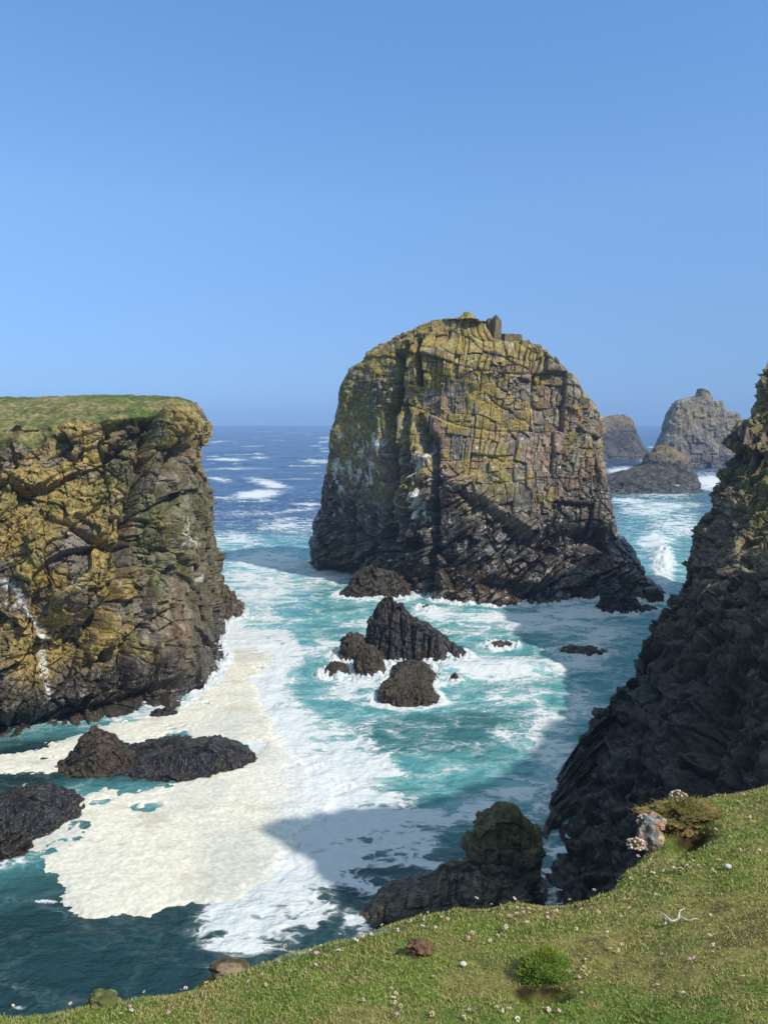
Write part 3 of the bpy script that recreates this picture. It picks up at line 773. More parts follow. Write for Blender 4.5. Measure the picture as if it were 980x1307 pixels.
def foam_amount(P, px, py):
    b = lambda *a: blob(px, py, *a)
    L = [
     .55*b(340,740,85,45), .62*b(345,715,75,14), .62*b(330,765,60,16), .5*b(300,690,45,14), .42*b(370,670,60,12), .35*b(320,655,70,7), .48*b(330,790,60,18),
     .9*b(330,631,30,6,-4), .75*b(345,618,28,4,10), .8*b(290,587,22,2.6), .55*b(280,613,20,2.5,6), .5*b(405,589,26,2.5), .5*b(332,584,14,2), .5*b(395,643,30,3), .5*b(380,650,40,3,-6),.45*b(300,598,40,2),.4*b(420,608,12,2),
     .72*b(420,735,45,10), .68*b(480,766,50,9), .75*b(640,790,110,8), .7*b(560,787,40,9), .8*b(740,785,60,9), .62*b(700,800,90,12), .45*b(600,805,80,14),
     .78*b(640,856,85,17), .72*b(590,850,40,16), .6*b(720,850,60,14), .5*b(760,815,60,22), .62*b(460,868,50,18), .55*b(440,885,55,10), .62*b(520,897,60,6), .5*b(420,830,50,16), .42*b(470,800,50,16),
     .45*b(660,890,60,20), .5*b(700,930,42,40), .55*b(705,985,40,35), .62*b(655,1010,40,18), .45*b(740,900,40,30), .5*b(640,940,30,12), .4*b(560,890,40,8),
     .95*b(845,722,16,30), .7*b(835,690,26,14), .5*b(830,650,55,14), .5*b(860,670,45,20), .62*b(800,640,30,4), .4*b(840,630,60,10),
     .85*b(800,601,26,4), .9*b(905,616,20,11), .6*b(850,645,50,4), .7*b(828,590,14,2.5), .55*b(790,628,18,3),
     .8*b(450,1040,90,38), .75*b(400,1090,80,40), .72*b(500,1080,80,30), .66*b(540,1040,90,16), .6*b(560,1115,70,16,-8), .6*b(480,1125,70,16), .6*b(600,1030,60,14), .85*b(330,1185,34,32), .75*b(310,1150,50,20), .45*b(395,1150,40,18), .62*b(372,1195,30,18),
     .42*b(470,1000,60,12), .3*b(560,985,60,14), .28*b(450,930,70,14,10), .3*b(620,950,40,20),
     .45*b(60,1150,60,10), .38*b(60,1215,70,10), .36*b(70,1240,60,14), .45*b(25,1290,40,10), .3*b(200,1215,60,14,20), .4*b(110,1000,40,14), .5*b(60,1030,40,12), .4*b(190,985,60,10), .35*b(30,1055,40,12), .3*b(240,1240,60,10),
     .5*b(330,880,40,50), .5*b(380,960,60,30), .4*b(400,930,40,30),
    ]
    a = np.zeros_like(px)
    for l in L: a = np.maximum(a, l)
    rr = np.hypot(P[..., 0], P[..., 1])
    # scattered whitecaps on the open water
    wc = ss(.38, .55, fbm(P * np.array([.35, 1, 1], np.float32), 9, 4, seed=120) + .25 * fbm(P * np.array([.3, 1, 1], np.float32), 40, 2, seed=121)) * ss(140, 240, rr) * ss(2200, 700, rr)
    a = np.maximum(a, .42 * wc)
    base = .17 * ss(400, 110, rr) * ss(30, 55, rr)
    dk = np.clip(1.3 * b(210, 968, 140, 30) + b(20, 1000, 80, 40) + ss(40, 33, P[..., 1]) * ss(330, 240, px), 0, 1)
    return np.maximum(a * .88, base) - .42 * dk * (a < .42)

FRINGE = []
def fringe_field(P):
    """how close to a rock's waterline (0..1), from a plan raster of all waterlines"""
    x0, y0, c, nx, ny = -60., 18., .25, 640, 520
    g = np.zeros((ny, nx), np.float32)
    for Q in FRINGE:
        q = Q[(np.abs(Q[:, 2]) < .35)]
        i = ((q[:, 0] - x0) / c).astype(int); j = ((q[:, 1] - y0) / c).astype(int)
        ok = (i >= 0) & (i < nx) & (j >= 0) & (j < ny); g[j[ok], i[ok]] = 1
    k = np.exp(-(np.arange(-9, 10) / 3.6) ** 2)
    for ax in (0, 1):
        g = sum(np.roll(g, o, ax) * w for o, w in zip(range(-9, 10), k))
    u = np.clip((P[..., 0] - x0) / c, 0, nx - 2); v = np.clip((P[..., 1] - y0) / c, 0, ny - 2)
    i, j = u.astype(int), v.astype(int); a, b = u - i, v - j
    r = (g[j, i] * (1 - a) + g[j, i + 1] * a) * (1 - b) + (g[j + 1, i] * (1 - a) + g[j + 1, i + 1] * a) * b
    return np.clip(r / 9, 0, 1)

def build_sea():
    nd = R(0)
    th_in = np.linspace(-R(36), R(36), 720)
    th_out = np.linspace(R(36), 2 * math.pi - R(36), 60)[1:-1]
    th = np.concatenate([th_in, th_out])
    inv = np.linspace(1 / 19., 1 / 900., 900)
    rad = np.concatenate([[.5, 8, 14], 1 / inv, np.geomspace(1000, SEA_R, 24)[0:]])
    Rr, T = np.meshgrid(rad, th, indexing='ij')
    P = np.stack([Rr * np.sin(T), Rr * np.cos(T), np.zeros_like(Rr)], -1).astype(np.float32)
    px, py = proj(P)
    infront = (P[..., 1] > 1)
    px = np.where(infront, px, -9999); py = np.where(infront, py, 9999)
    h = sea_height(P)
    fo = foam_amount(P, px, py)
    fr_ = fringe_field(P) * ss(40, 58, P[..., 1] + .3 * np.clip(P[..., 0], -30, 10)) + .5 * fringe_field(P) * ss(50, 40, P[..., 1])
    sdm = poly_sd(px, py, FOAM_POLY) * np.hypot(P[..., 1], 22) / F
    fo = np.maximum(fo, (.34 + .42 * ss(-3.5, .3, sdm + 1.2 * fbm(P, 1.6, 4, seed=135))) * ss(-4.5, -2.5, sdm) * ss(230, 300, px))
    fo = np.maximum(fo, np.clip(fr_, 0, 1) * (.55 + .35 * fbm(P, 2.5, 3, seed=133)))
    h = h + .8 * blob(px, py, 845, 715, 14, 24) * (.5 + 1.6 * np.abs(fbm(P, .9, 4, .65, seed=131))) + .5 * blob(px, py, 640, 852, 80, 7) + .3 * blob(px, py, 330, 630, 40, 5) - .25 * blob(px, py, 560, 895, 60, 6) + .3 * blob(px, py, 700, 800, 60, 5)
    h = h + .12 * np.clip(fo - .3, 0, 1) * fbm(P, .9, 3, seed=130)
    h = h + .55 * np.clip(fr_, 0, 1) * ss(56, 62, P[..., 1]) * np.abs(fbm(P, .8, 4, .65, seed=134)) * 2
    P[..., 2] = h
    rr = np.hypot(P[..., 0], P[..., 1])
    n1 = fbm(P, 18, 3, seed=140)
    deep = np.array((.010, .036, .086)); teal = np.array((.075, .225, .235)); dark = np.array((.007, .028, .034)); tq = np.array((.13, .32, .34))
    col = lerp(teal, deep, ss(118, 175, rr + 14 * n1))
    chan = blob(px, py, 840, 670, 70, 45)
    col = lerp(col, teal, .75 * np.clip(chan * 1.4, 0, 1))
    col = lerp(col, tq, .7 * ss(.25, .6, fo + .25 * n1) * ss(190, 120, rr))
    col = lerp(col, (.025, .095, .105), .75 * ss(.1, .5, n1 + blob(px, py, 560, 935, 120, 40) - .35) * ss(90, 60, rr))
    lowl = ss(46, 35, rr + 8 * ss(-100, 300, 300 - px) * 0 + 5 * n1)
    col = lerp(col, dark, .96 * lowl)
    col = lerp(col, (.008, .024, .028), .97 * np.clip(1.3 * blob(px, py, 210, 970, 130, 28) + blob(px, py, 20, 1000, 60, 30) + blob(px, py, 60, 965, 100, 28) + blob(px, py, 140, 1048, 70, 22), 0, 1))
    m, nt, b = new_mat('sea_water')
    L = nt.links.new
    co = N(nt, 'ShaderNodeTexCoord').outputs['Object']
    ac = N(nt, 'ShaderNodeAttribute', attribute_name='col'); af = N(nt, 'ShaderNodeAttribute', attribute_name='foam'); ad = N(nt, 'ShaderNodeAttribute', attribute_name='far')
    mp = N(nt, 'ShaderNodeMapping'); mp.inputs['Scale'].default_value = (.55, 1.0, 1.0); L(co, mp.inputs['Vector'])
    st = mp.outputs[0]
    # lacy foam: warped cell edges at two sizes plus streaky noise
    wn = noise_node(nt, st, .35, 4, .6); wm = N(nt, 'ShaderNodeVectorMath', operation='MULTIPLY_ADD')
    L(wn.outputs['Color'], wm.inputs[0]); wm.inputs[1].default_value = (3.2, 3.2, 0); L(st, wm.inputs[2])
    wn2 = noise_node(nt, st, 1.6, 4, .6); wm2 = N(nt, 'ShaderNodeVectorMath', operation='MULTIPLY_ADD')
    L(wn2.outputs['Color'], wm2.inputs[0]); wm2.inputs[1].default_value = (.8, .8, 0); L(wm.outputs[0], wm2.inputs[2])
    def lace(scale):
        v = N(nt, 'ShaderNodeTexVoronoi', feature='DISTANCE_TO_EDGE'); v.inputs['Scale'].default_value = scale
        L(wm2.outputs[0], v.inputs['Vector'])
        return ramp(nt, v.outputs['Distance'], 0.0, 0.32, 1.0, 0.0)
    l1, l2 = lace(.42), lace(1.9)
    ns = noise_node(nt, wm.outputs[0], 1.7, 9, .72)
    ns2 = noise_node(nt, wm2.outputs[0], .28, 4, .55)
    tex = mathn(nt, 'ADD', mathn(nt, 'ADD', mathn(nt, 'MULTIPLY', l1, .30), mathn(nt, 'MULTIPLY', l2, .22)),
                mathn(nt, 'ADD', mathn(nt, 'MULTIPLY', ns.outputs['Fac'], .74), mathn(nt, 'MULTIPLY', ns2.outputs['Fac'], .30)))
    nf = noise_node(nt, st, .16, 7, .7)
    fs = mathn(nt, 'MULTIPLY', mathn(nt, 'ADD', nf.outputs['Fac'], -.5), mathn(nt, 'MULTIPLY', ad.outputs['Fac'], 1.6))
    val = mathn(nt, 'ADD', mathn(nt, 'ADD', tex, fs), mathn(nt, 'MULTIPLY', af.outputs['Fac'], 1.05))
    foam = ramp(nt, val, 1.10, 1.34)
    haze_f = ramp(nt, val, .84, 1.2, 0.0, 0.75)
    vb = N(nt, 'ShaderNodeVectorMath', operation='MULTIPLY_ADD'); L(ac.outputs['Color'], vb.inputs[0]); vb.inputs[1].default_value = (2.3, 1.7, 1.6); vb.inputs[2].default_value = (.03, .03, .03)
    wcol = mixc(nt, haze_f, ac.outputs['Color'], vb.outputs[0])
    # no pale underwater bubbles on the dark far sea
    fcol = mixc(nt, noise_node(nt, st, 2.2, 5, .6).outputs['Fac'], (.48, .51, .52), (.62, .62, .60))
    col_out = mixc(nt, foam, wcol, fcol)
    L(col_out, b.inputs['Base Color'])
    L(ramp(nt, foam, 0, 1, .16, .85), b.inputs['Roughness'])
    b.inputs['IOR'].default_value = 1.33
    L(mathn(nt, 'MULTIPLY', ramp(nt, foam, 0, 1, .42, .1), ramp(nt, ad.outputs['Fac'], 0, 1, 1, .45)), b.inputs['Specular IOR Level'])
    w1 = noise_node(nt, st, .22, 6, .62); w2 = noise_node(nt, st, 1.3, 6, .6); w3 = noise_node(nt, st, .03, 5, .6)
    hh = mathn(nt, 'ADD', mathn(nt, 'MULTIPLY', w1.outputs['Fac'], 1.1), mathn(nt, 'MULTIPLY', w2.outputs['Fac'], .28))
    hh = mathn(nt, 'ADD', hh, mathn(nt, 'MULTIPLY', mathn(nt, 'MULTIPLY', w3.outputs['Fac'], 9.0), ad.outputs['Fac']))
    hh = mathn(nt, 'ADD', hh, mathn(nt, 'MULTIPLY', foam, .10))
    bp = N(nt, 'ShaderNodeBump'); bp.inputs['Strength'].default_value = .8; bp.inputs['Distance'].default_value = 1.0
    L(hh, bp.inputs['Height']); L(bp.outputs[0], b.inputs['Normal'])
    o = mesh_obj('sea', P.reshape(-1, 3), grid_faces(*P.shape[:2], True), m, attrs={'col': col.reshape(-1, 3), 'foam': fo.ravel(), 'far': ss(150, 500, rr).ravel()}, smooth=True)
    tag(o, kind='structure')

def build_foam():
    # thick cream raft of sea foam: a sheet with its own thickness floating on the water
    xs = np.arange(-36, 2, .085); ys = np.arange(27, 84, .085)
    Xg, Yg = np.meshgrid(xs, ys)
    P = np.stack([Xg, Yg, np.zeros_like(Xg)], -1).astype(np.float32)
    px, py = proj(P)
    sd = poly_sd(px, py, FOAM_POLY)
    ppm = F / np.hypot(P[..., 1], 22)               # pixels per metre there
    q = P * np.array([.7, 1, 1], np.float32)
    sd = sd / ppm * 1.0 + .9 * fbm(q, 2.2, 4, seed=201) + .6 * fbm(q, .6, 4, .65, seed=202)
    # the right side thins out and tears
    thin = ss(300, 430, px) * ss(930, 980, py) + ss(300, 340, px) * ss(1120, 1160, py)
    sd = sd - thin * (.9 + 3.2 * fbm(q, 1.3, 5, .65, seed=203))
    sd = sd - 2.2 * ss(.42, .6, fbm(q, 1.6, 4, seed=206)) * ss(3.0, .6, sd)
    k = ss(-.3, .55, sd)
    lump = .5 + .5 * fbm(P * np.array([.6, 1, 1], np.float32), .55, 4, seed=204)
    z = sea_height(P) * (1 - .6 * k) - .08 + k * (.12 + .05 * lump + .08 * fbm(P, 3, 3, seed=205) + .03 * fbm(P * np.array([.5, 1, 1], np.float32), .22, 3, seed=209))
    P[..., 2] = z
    keep = k > .02
    Fc = grid_faces(*P.shape[:2], False)
    fm = keep.ravel()[Fc].any(1)
    Fc = Fc[fm][:, ::1]
    used = np.unique(Fc); remap = np.zeros(P.shape[0] * P.shape[1], np.int32); remap[used] = np.arange(len(used))
    cream = lerp((.49, .47, .405), (.60, .56, .46), ss(-.4, .4, fbm(P, 3.5, 4, seed=207)))
    cream = lerp(cream, (.42, .36, .26), .5 * ss(.25, .6, fbm(P * np.array([.6, 1.2, 1], np.float32), 1.2, 4, seed=208)))
    cream = lerp(cream, (.58, .60, .61), .8 * np.clip(thin, 0, 1))
    m = attr_mat('sea_foam', .95, .1, 4.0, .16, .45, .08)
    o = mesh_obj('sea_foam', P.reshape(-1, 3)[used], remap[Fc], m, attrs={'col': cream.reshape(-1, 3)[used]}, smooth=True)
    tag(o, 'thick cream raft of sea foam filling the inlet below the lichen cliff', 'sea foam', kind='stuff')

# ------------------------------------------------------------------ foreground turf
GA, GB = .15, -.30
def plane_z(x, y):
    yy = np.maximum(y, -25); xx = np.clip(x, -30, 40)
    return EYE - 1.65 + GA * xx + GB * yy * np.where(yy < 0, .5, 1)

def ground_pt(px, py):
    v = (CY - py) / F
    d = np.array([(px - CX) / F, CP + v * SP, -SP + v * CP])
    t = -1.65 / (d[2] - GA * d[0] - GB * d[1])
    return d * t + np.array([0, 0, EYE])

def bumps(p):
    q = p * np.array([1, 1, 0], np.float32)
    h = .10 * fbm(q, 1.1, 3, seed=301) + .035 * fbm(q, .28, 3, seed=302)
    px, py = proj(p)
    h = h - .34 * blob(px, py, 701, 1265, 25, 7) ** 2 - .14 * blob(px, py, 668, 1266, 14, 7) ** 2 - .26 * blob(px, py, 882, 1074, 30, 15, -15) ** 2
    return h

EDGE_PX = [(-420,1420),(-200,1340),(-60,1290),(0,1286),(60,1280),(92,1276),(115,1263),(132,1262),(150,1268),(200,1256),(245,1243),(262,1228),(285,1218),(300,1216),(320,1222),(350,1217),(400,1205),(460,1188),(500,1178),(560,1166),(620,1157),(690,1150),(740,1143),(785,1131),(800,1110),(815,1090),(840,1060),(865,1030),(890,1013),(930,1003),(980,993),(1060,975),(1160,950)]
def build_ground():
    E = np.array([ground_pt(*q)[:2] for q in EDGE_PX])
    left = np.array([[-30., -14], [-14., -4.5], [-7., .0]])
    right = E[-1] + np.array([[2.5, 1.6], [8, 5], [20, 8]])
    E = np.concatenate([left, E, right])
    s = np.concatenate([[0], np.cumsum(np.linalg.norm(np.diff(E, axis=0), axis=1))])
    st = np.concatenate([np.linspace(0, s[4], 40)[:-1], np.linspace(s[4], s[-4], 1100)[:-1], np.linspace(s[-4], s[-1], 40)])
    ex, ey = np.interp(st, s, E[:, 0]), np.interp(st, s, E[:, 1])
    ex += .05 * fbm(np.stack([ex, ey, 0 * ex], -1), .35, 3, seed=310); ey += .07 * fbm(np.stack([ex, ey, 0 * ex], -1), .3, 3, seed=311)
    # inner line far behind the viewer
    t = st / s[-1]
    ix, iy = -26 + 70 * t, np.full_like(t, -42.)
    # direction inward, measured from the edge
    dirx, diry = ix - ex, iy - ey; L = np.hypot(dirx, diry); dirx /= L; diry /= L
    offs = np.concatenate([np.linspace(0, 7.5, 480), np.geomspace(7.8, 60, 30)])
    rows = []
    # cliff side below the edge (outward and down), then the lip, then the turf
    for dz, out in [(-26, 3.2), (-19, 2.4), (-13, 1.9), (-8, 1.4), (-4, .9), (-2, .55), (-1, .32), (-.5, .2), (-.25, .12), (-.12, .05)]:
        x = ex - dirx * out; y = ey - diry * out
        p = np.stack([x, y, plane_z(ex, ey) + dz], -1)
        p = p + (.5 * fbm(p, 1.5, 3, seed=312) * min(1, -dz / 4))[:, None] * np.stack([-dirx, -diry, 0 * dirx], -1)
        rows.append((p, np.full(len(x), 1.0 if dz < -.3 else .5)))
    for o in offs:
        o2 = np.minimum(o, L)
        x = ex + dirx * o2; y = ey + diry * o2
        z = plane_z(x, y) - .10 * np.exp(-o / .12)
        p = np.stack([x, y, z], -1)
        rows.append((p, np.zeros(len(x))))
    P = np.stack([r[0] for r in rows]).astype(np.float32); K = np.stack([r[1] for r in rows])
    P[..., 2] += bumps(P) * (K < .4)
    f1 = .6 * fbm(P, .9, 4, seed=320) + .55 * fbm(P, .22, 3, seed=340); f2 = fbm(P, .06, 3, seed=321)
    col = lerp((.11, .15, .026), (.19, .165, .05), ss(-.2, .4, f1 + .5 * f2))
    px, py = proj(P)
    earth = np.clip(1.4 * blob(px, py, 668, 1267, 15, 8) + 1.4 * blob(px, py, 701, 1265, 22, 6) + 1.4 * blob(px, py, 882, 1072, 26, 14, -15) + .55 * ss(.45, .6, f1), 0, 1)
    col = lerp(col, (.026, .016, .010), .95 * earth)  # bare soil, colour deepened to stand in for shade in the hollows
    col = lerp(col, (.06, .05, .036), ss(.6, .95, K))
    m = attr_mat('turf_ground', .95, .1, 30, .35, .6, .02)
    o = mesh_obj('ground', P.reshape(-1, 3), grid_faces(*P.shape[:2], False), m, attrs={'col': col.reshape(-1, 3)}, smooth=True)
    tag(o, kind='structure')
    return E, np.stack([ex, ey], -1)[::4]

def in_turf(E, x, y, margin=.02):
    poly = np.concatenate([E, [[60, -45], [-40, -45]]])
    return poly_sd(x, y, [tuple(q) for q in poly]) > margin

def build_grass(E, EJ):
    n = 1500000
    # more blades where the turf shows large
    x = rng.uniform(-6, 8, n); y = rng.uniform(.9, 9.5, n)
    keep = (np.abs(x) < .5 * y * 1.12 + 1.3)
    x, y = x[keep], y[keep]
    poly = [tuple(q) for q in np.concatenate([E, [[60, -45], [-40, -45]]])]
    sd = poly_sd(x, y, poly)
    nearb = np.abs(sd) < .2
    polj = [tuple(q) for q in np.concatenate([EJ, [[60, -45], [-40, -45]]])]
    keep = sd > .2
    sd[nearb] = poly_sd(x[nearb].astype(np.float32), y[nearb].astype(np.float32), polj)
    keep[nearb] = sd[nearb] > .012
    x, y = x[keep], y[keep]
    sd = sd[keep]
    z = plane_z(x, y) - .08 * np.exp(-np.maximum(sd, 0) / .085)
    p = np.stack([x, y, z], -1).astype(np.float32)
    p[:, 2] += bumps(p)
    px, py = proj(p)
    f1 = .6 * fbm(p, .9, 4, seed=320) + .55 * fbm(p, .22, 3, seed=340); f2 = fbm(p, .1, 3, seed=330); f3 = fbm(p, 2.2, 3, seed=331)
    hole = np.clip(blob(px, py, 668, 1267, 15, 8) + blob(px, py, 700, 1268, 22, 8) + blob(px, py, 882, 1074, 26, 13, -15), 0, 1)
    bare = ss(.2, .5, f1 + .25 * f2)
    keep = (rng.random(len(p)) > .25 * bare) & (rng.random(len(p)) > 1.6 * hole)
    keep &= rng.random(len(p)) < np.clip(3.2 / p[:, 1], .35, 1)
    p, f1, f2, f3, px, py = p[keep], f1[keep], f2[keep], f3[keep], px[keep], py[keep]
    n = len(p)
    dist = p[:, 1]
    ln = (.007 + .009 * rng.random(n) ** 1.5) * (1 + .5 * ss(0, .4, f2)) * (1 + .06 * dist)
    ln *= 1 - .45 * ss(.1, .5, f1)
    wd_ = (.0013 + .0011 * rng.random(n)) * (1 + .18 * dist)
    az = rng.uniform(0, 2 * math.pi, n); tilt = np.abs(rng.normal(.75, .4, n))
    dx, dy = np.cos(az), np.sin(az)
    top = p + np.stack([dx * np.sin(tilt), dy * np.sin(tilt), np.cos(tilt)], -1) * ln[:, None]
    az2 = rng.uniform(0, 2 * math.pi, n)
    sx, sy = np.cos(az2) * wd_, np.sin(az2) * wd_
    side = np.stack([sx, sy, 0 * sx], -1)
    V = np.stack([p - side, p + side, top], 1).reshape(-1, 3)
    Fc = np.arange(3 * n).reshape(n, 3)
    r = rng.random(n)
    g = lerp((.14, .19, .032), (.275, .30, .068), rng.random(n))
    g = lerp(g, (.085, .15, .030), .75 * ss(-.05, .3, -f3 - .3 * f2))
    g = lerp(g, (.33, .26, .10), .75 * ss(-.1, .35, f1 + .4 * f2) * (r > .25))
    g = np.where((r < .10)[:, None], np.array((.36, .29, .14)), g)
    g = np.where((r > .975)[:, None], np.array((.22, .10, .05)), g)
    C = np.repeat(g, 3, 0)
    m = attr_mat('grass', .75, .25)
    o = mesh_obj('grass', V, Fc, m, attrs={'col': C})
    tag(o, 'short cropped green and straw coloured grass of the clifftop turf', 'grass', kind='stuff')

def turf_point(px, py):
    q = ground_pt(px, py)
    for _ in range(3):
        b = bumps(q[None].astype(np.float32))[0]
        v = (CY - py) / F
        d = np.array([(px - CX) / F, CP + v * SP, -SP + v * CP])
        t = (-1.65 + b) / (d[2] - GA * d[0] - GB * d[1])
        q = d * t + np.array([0, 0, EYE])
    return q

def lump_mesh(r, seed, nu=24, nv=14, squash=(1, 1, 1), amp=.25, sc=.6):
    th = np.linspace(0, math.pi, nv)[:, None]; ph = np.linspace(0, 2 * math.pi, nu, endpoint=False)[None]
    P = np.stack([np.sin(th) * np.cos(ph), np.sin(th) * np.sin(ph), np.cos(th) + 0 * ph], -1).astype(np.float32)
    d = 1 + amp * fbm(P, sc, 4, seed=seed)
    P = P * d[..., None] * np.array(squash, np.float32) * r
    return P.reshape(-1, 3), grid_faces(nv, nu, True)[:, ::-1]

def build_foreground_things(E):
    # ---- thrift flowers: a small head of florets on a stem
    heads = []
    mats = [simple_mat('thrift_pink', (.50, .29, .28), .8), simple_mat('thrift_pale', (.60, .49, .42), .8), simple_mat('thrift_faded', (.48, .33, .21), .8)]
    ms = simple_mat('thrift_stem', (.10, .13, .03), .8)
    for k in range(6):
        Vs, Fs, mi, o = [], [], [], 0
        for j in range(10):
            a = rng.uniform(0, 2 * math.pi); b = math.acos(rng.uniform(-.3, 1))
            c = np.array([math.sin(b) * math.cos(a), math.sin(b) * math.sin(a), .75 * math.cos(b)]) * .0075
            v, f = lump_mesh(.0038, j + k * 10, 6, 4, (1, 1, .8), .3)
            Vs.append(v + c + (0, 0, .030)); Fs.append(f + o); mi += [0] * len(f); o += len(v)
        st = np.array([[.0011 * math.cos(a), .0011 * math.sin(a), zz] for zz in (-.01, .030) for a in (0, 2.1, 4.2)])
        Vs.append(st); Fs.append(np.array([[0, 1, 4, 3], [1, 2, 5, 4], [2, 0, 3, 5]]) + o); mi += [1] * 3
        ob = mesh_obj('thrift_flower', np.concatenate(Vs), np.concatenate(Fs), mats[k % 3], smooth=True)
        me = ob.data; me.materials.append(ms)
        me.polygons.foreach_set('material_index', np.array(mi, np.int32)); bpy.data.objects.remove(ob)
        heads.append(me)
    # clusters as the photo shows them, plus a loose scatter
    spots = []
    def cl(px, py, sx, sy, n):
        for _ in range(n):
            spots.append((px + rng.normal(0, sx), py + rng.normal(0, sy)))
    cl(650, 1162, 14, 5, 7); cl(560, 1174, 30, 5, 8); cl(735, 1245, 12, 10, 9); cl(640, 1205, 30, 14, 8); cl(705, 1120 + 50, 30, 10, 8)
    cl(835, 1112, 20, 10, 14); cl(890, 1110, 14, 5, 9); cl(930, 1060, 40, 20, 16); cl(960, 1020, 20, 10, 8); cl(300, 1260, 60, 10, 10); cl(480, 1195, 50, 8, 9)
    cl(590, 1280, 60, 18, 8); cl(500, 1285, 30, 12, 6); cl(820, 1215, 50, 20, 9); cl(900, 1180, 60, 30, 12); cl(100, 1290, 60, 6, 7); cl(400, 1215, 30, 5, 6); cl(220, 1262, 30, 6, 5); cl(790, 1160, 40, 14, 10)
    for _ in range(40):
        spots.append((rng.uniform(20, 975), rng.uniform(1000, 1300)))
    cnt = 0
    for px, py in spots:
        if cnt >= 240 or not (2 < px < 978 and py < 1304): continue
        q = turf_point(px, py)
        if q[1] > 9 or q[1] < 1 or not in_turf(E, np.array([q[0]]), np.array([q[1]]), .04)[0]: continue
        o = bpy.data.objects.new('thrift_flower', heads[rng.integers(6)]); COL.objects.link(o)
        o.location = q; s = rng.uniform(.7, 1.25); o.scale = (s, s, rng.uniform(.5, .8) * s)
        o.rotation_euler = (rng.normal(0, .3), rng.normal(0, .3), rng.uniform(0, 6.28))
        tag(o, 'small pink or faded thrift flower in the short clifftop turf', 'flower', 'thrift flowers scattered over the turf'); cnt += 1
    # ---- earth clod
    v, f = lump_mesh(.046, 401, 60, 36, (1.25, .95, .75), .55, .45)
    q = turf_point(536, 1217)
    o = mesh_obj('earth_clod', v + q + (0, 0, .03), f, simple_mat('clod_earth', (.13, .075, .040), .95, 40, .5, .9, .012), q)
    tag(o, 'reddish brown clod of earth lying on the turf near its edge', 'clod')
    # ---- pebbles
    mp_ = simple_mat('white_stone', (.48, .46, .41), .8, 30, .2)
    for px, py, r, lb in [(928, 1110, .016, 'round white pebble on the grass near the right edge of the turf'), (591, 1235, .013, 'small whitish pebble in the grass right of the brown clod')]:
        v, f = lump_mesh(r, int(px), 20, 12, (1.2, 1, .75), .25, .9); q = turf_point(px, py)
        tag(mesh_obj('pebble', v + q + (0, 0, .016 + .3 * r), f, mp_, q, smooth=True), lb, 'pebble')
    # ---- bleached twig / feather
    V, Fc, off = [], [], 0
    path = [turf_point(850 + 5 * i, 1181 + 1.5 * math.sin(i * 1.3) + (2 if i < 2 else 0)) + (0, 0, .032 + .006 * math.sin(i * 2.1)) for i in range(9)]
    def tube(pts, r0, r1, k=6):
        nonlocal off
        pts = np.array(pts); ring = []
        for i, c in enumerate(pts):
            r = r0 + (r1 - r0) * i / (len(pts) - 1)
            t = pts[min(i + 1, len(pts) - 1)] - pts[max(i - 1, 0)]; t = t / np.linalg.norm(t)
            a = np.cross(t, (0, 0, 1)); a /= np.linalg.norm(a); b = np.cross(t, a)
            ring.append([c + r * (math.cos(w) * a + math.sin(w) * b) for w in np.linspace(0, 2 * math.pi, k, endpoint=False)])
        V.append(np.array(ring).reshape(-1, 3)); Fc.append(grid_faces(len(pts), k, True) + off); off += len(pts) * k
    tube(path, .006, .002)
    tube([path[1], path[1] + (-.02, .03, .01), path[1] + (-.035, .07, .004)], .007, .002)
    tube([path[3], path[3] + (.02, .04, .012), path[3] + (.05, .06, .01)], .006, .002)
    tube([path[0], path[0] + (-.02, -.03, .0)], .008, .004)
    o = mesh_obj('driftwood_twig', np.concatenate(V), np.concatenate(Fc), simple_mat('bleached_wood', (.42, .38, .29), .8, 60, .25), tuple(path[0]), smooth=True)
    tag(o, 'bleached forked twig lying flat on the turf', 'twig')
    # ---- grass hummock over the hollow
    q = turf_point(697, 1250)
    v, f = lump_mesh(.10, 420, 60, 36, (1.05, .85, .62), .45, .45)
    dome = v + q + (0, .03, .022)
    cd = np.tile(np.array([(.07, .115, .02)]), (len(dome), 1))
    root = mesh_obj('grass_hummock', dome, f, attr_mat('hummock', .95, .1, 60, .4, .6, .01), q, attrs={'col': cd}, smooth=True)
    tag(root, 'bright green mossy hummock bulging over a dark earth hollow', 'hummock')
    nb = 9000
    i = rng.integers(0, len(dome), nb); c = dome[i]; nrm = (c - (q + np.array([0, .03, .0]))); nrm /= np.linalg.norm(nrm, axis=1)[:, None]
    c = c + rng.normal(0, .008, (nb, 3))
    tip = c + (nrm + rng.normal(0, .45, (nb, 3)) + (0, 0, .25)) * (rng.uniform(.006, .017, nb))[:, None]
    sd = rng.normal(0, 1, (nb, 3)); sd = sd / np.linalg.norm(sd, axis=1)[:, None] * .0022
    Vb = np.stack([c - sd, c + sd, tip], 1).reshape(-1, 3)
    cb = np.repeat(lerp((.11, .18, .022), (.24, .27, .035), rng.random(nb)), 3, 0)
    mesh_obj('blades', Vb, np.arange(3 * nb).reshape(nb, 3), bpy.data.materials['grass'], q, parent=root, attrs={'col': cb})
    # ---- rock outcrop on the lip with lichen, thrift cushions
    mr = attr_mat('lip_rock', .9, .2, 14, .45, .8, .02)
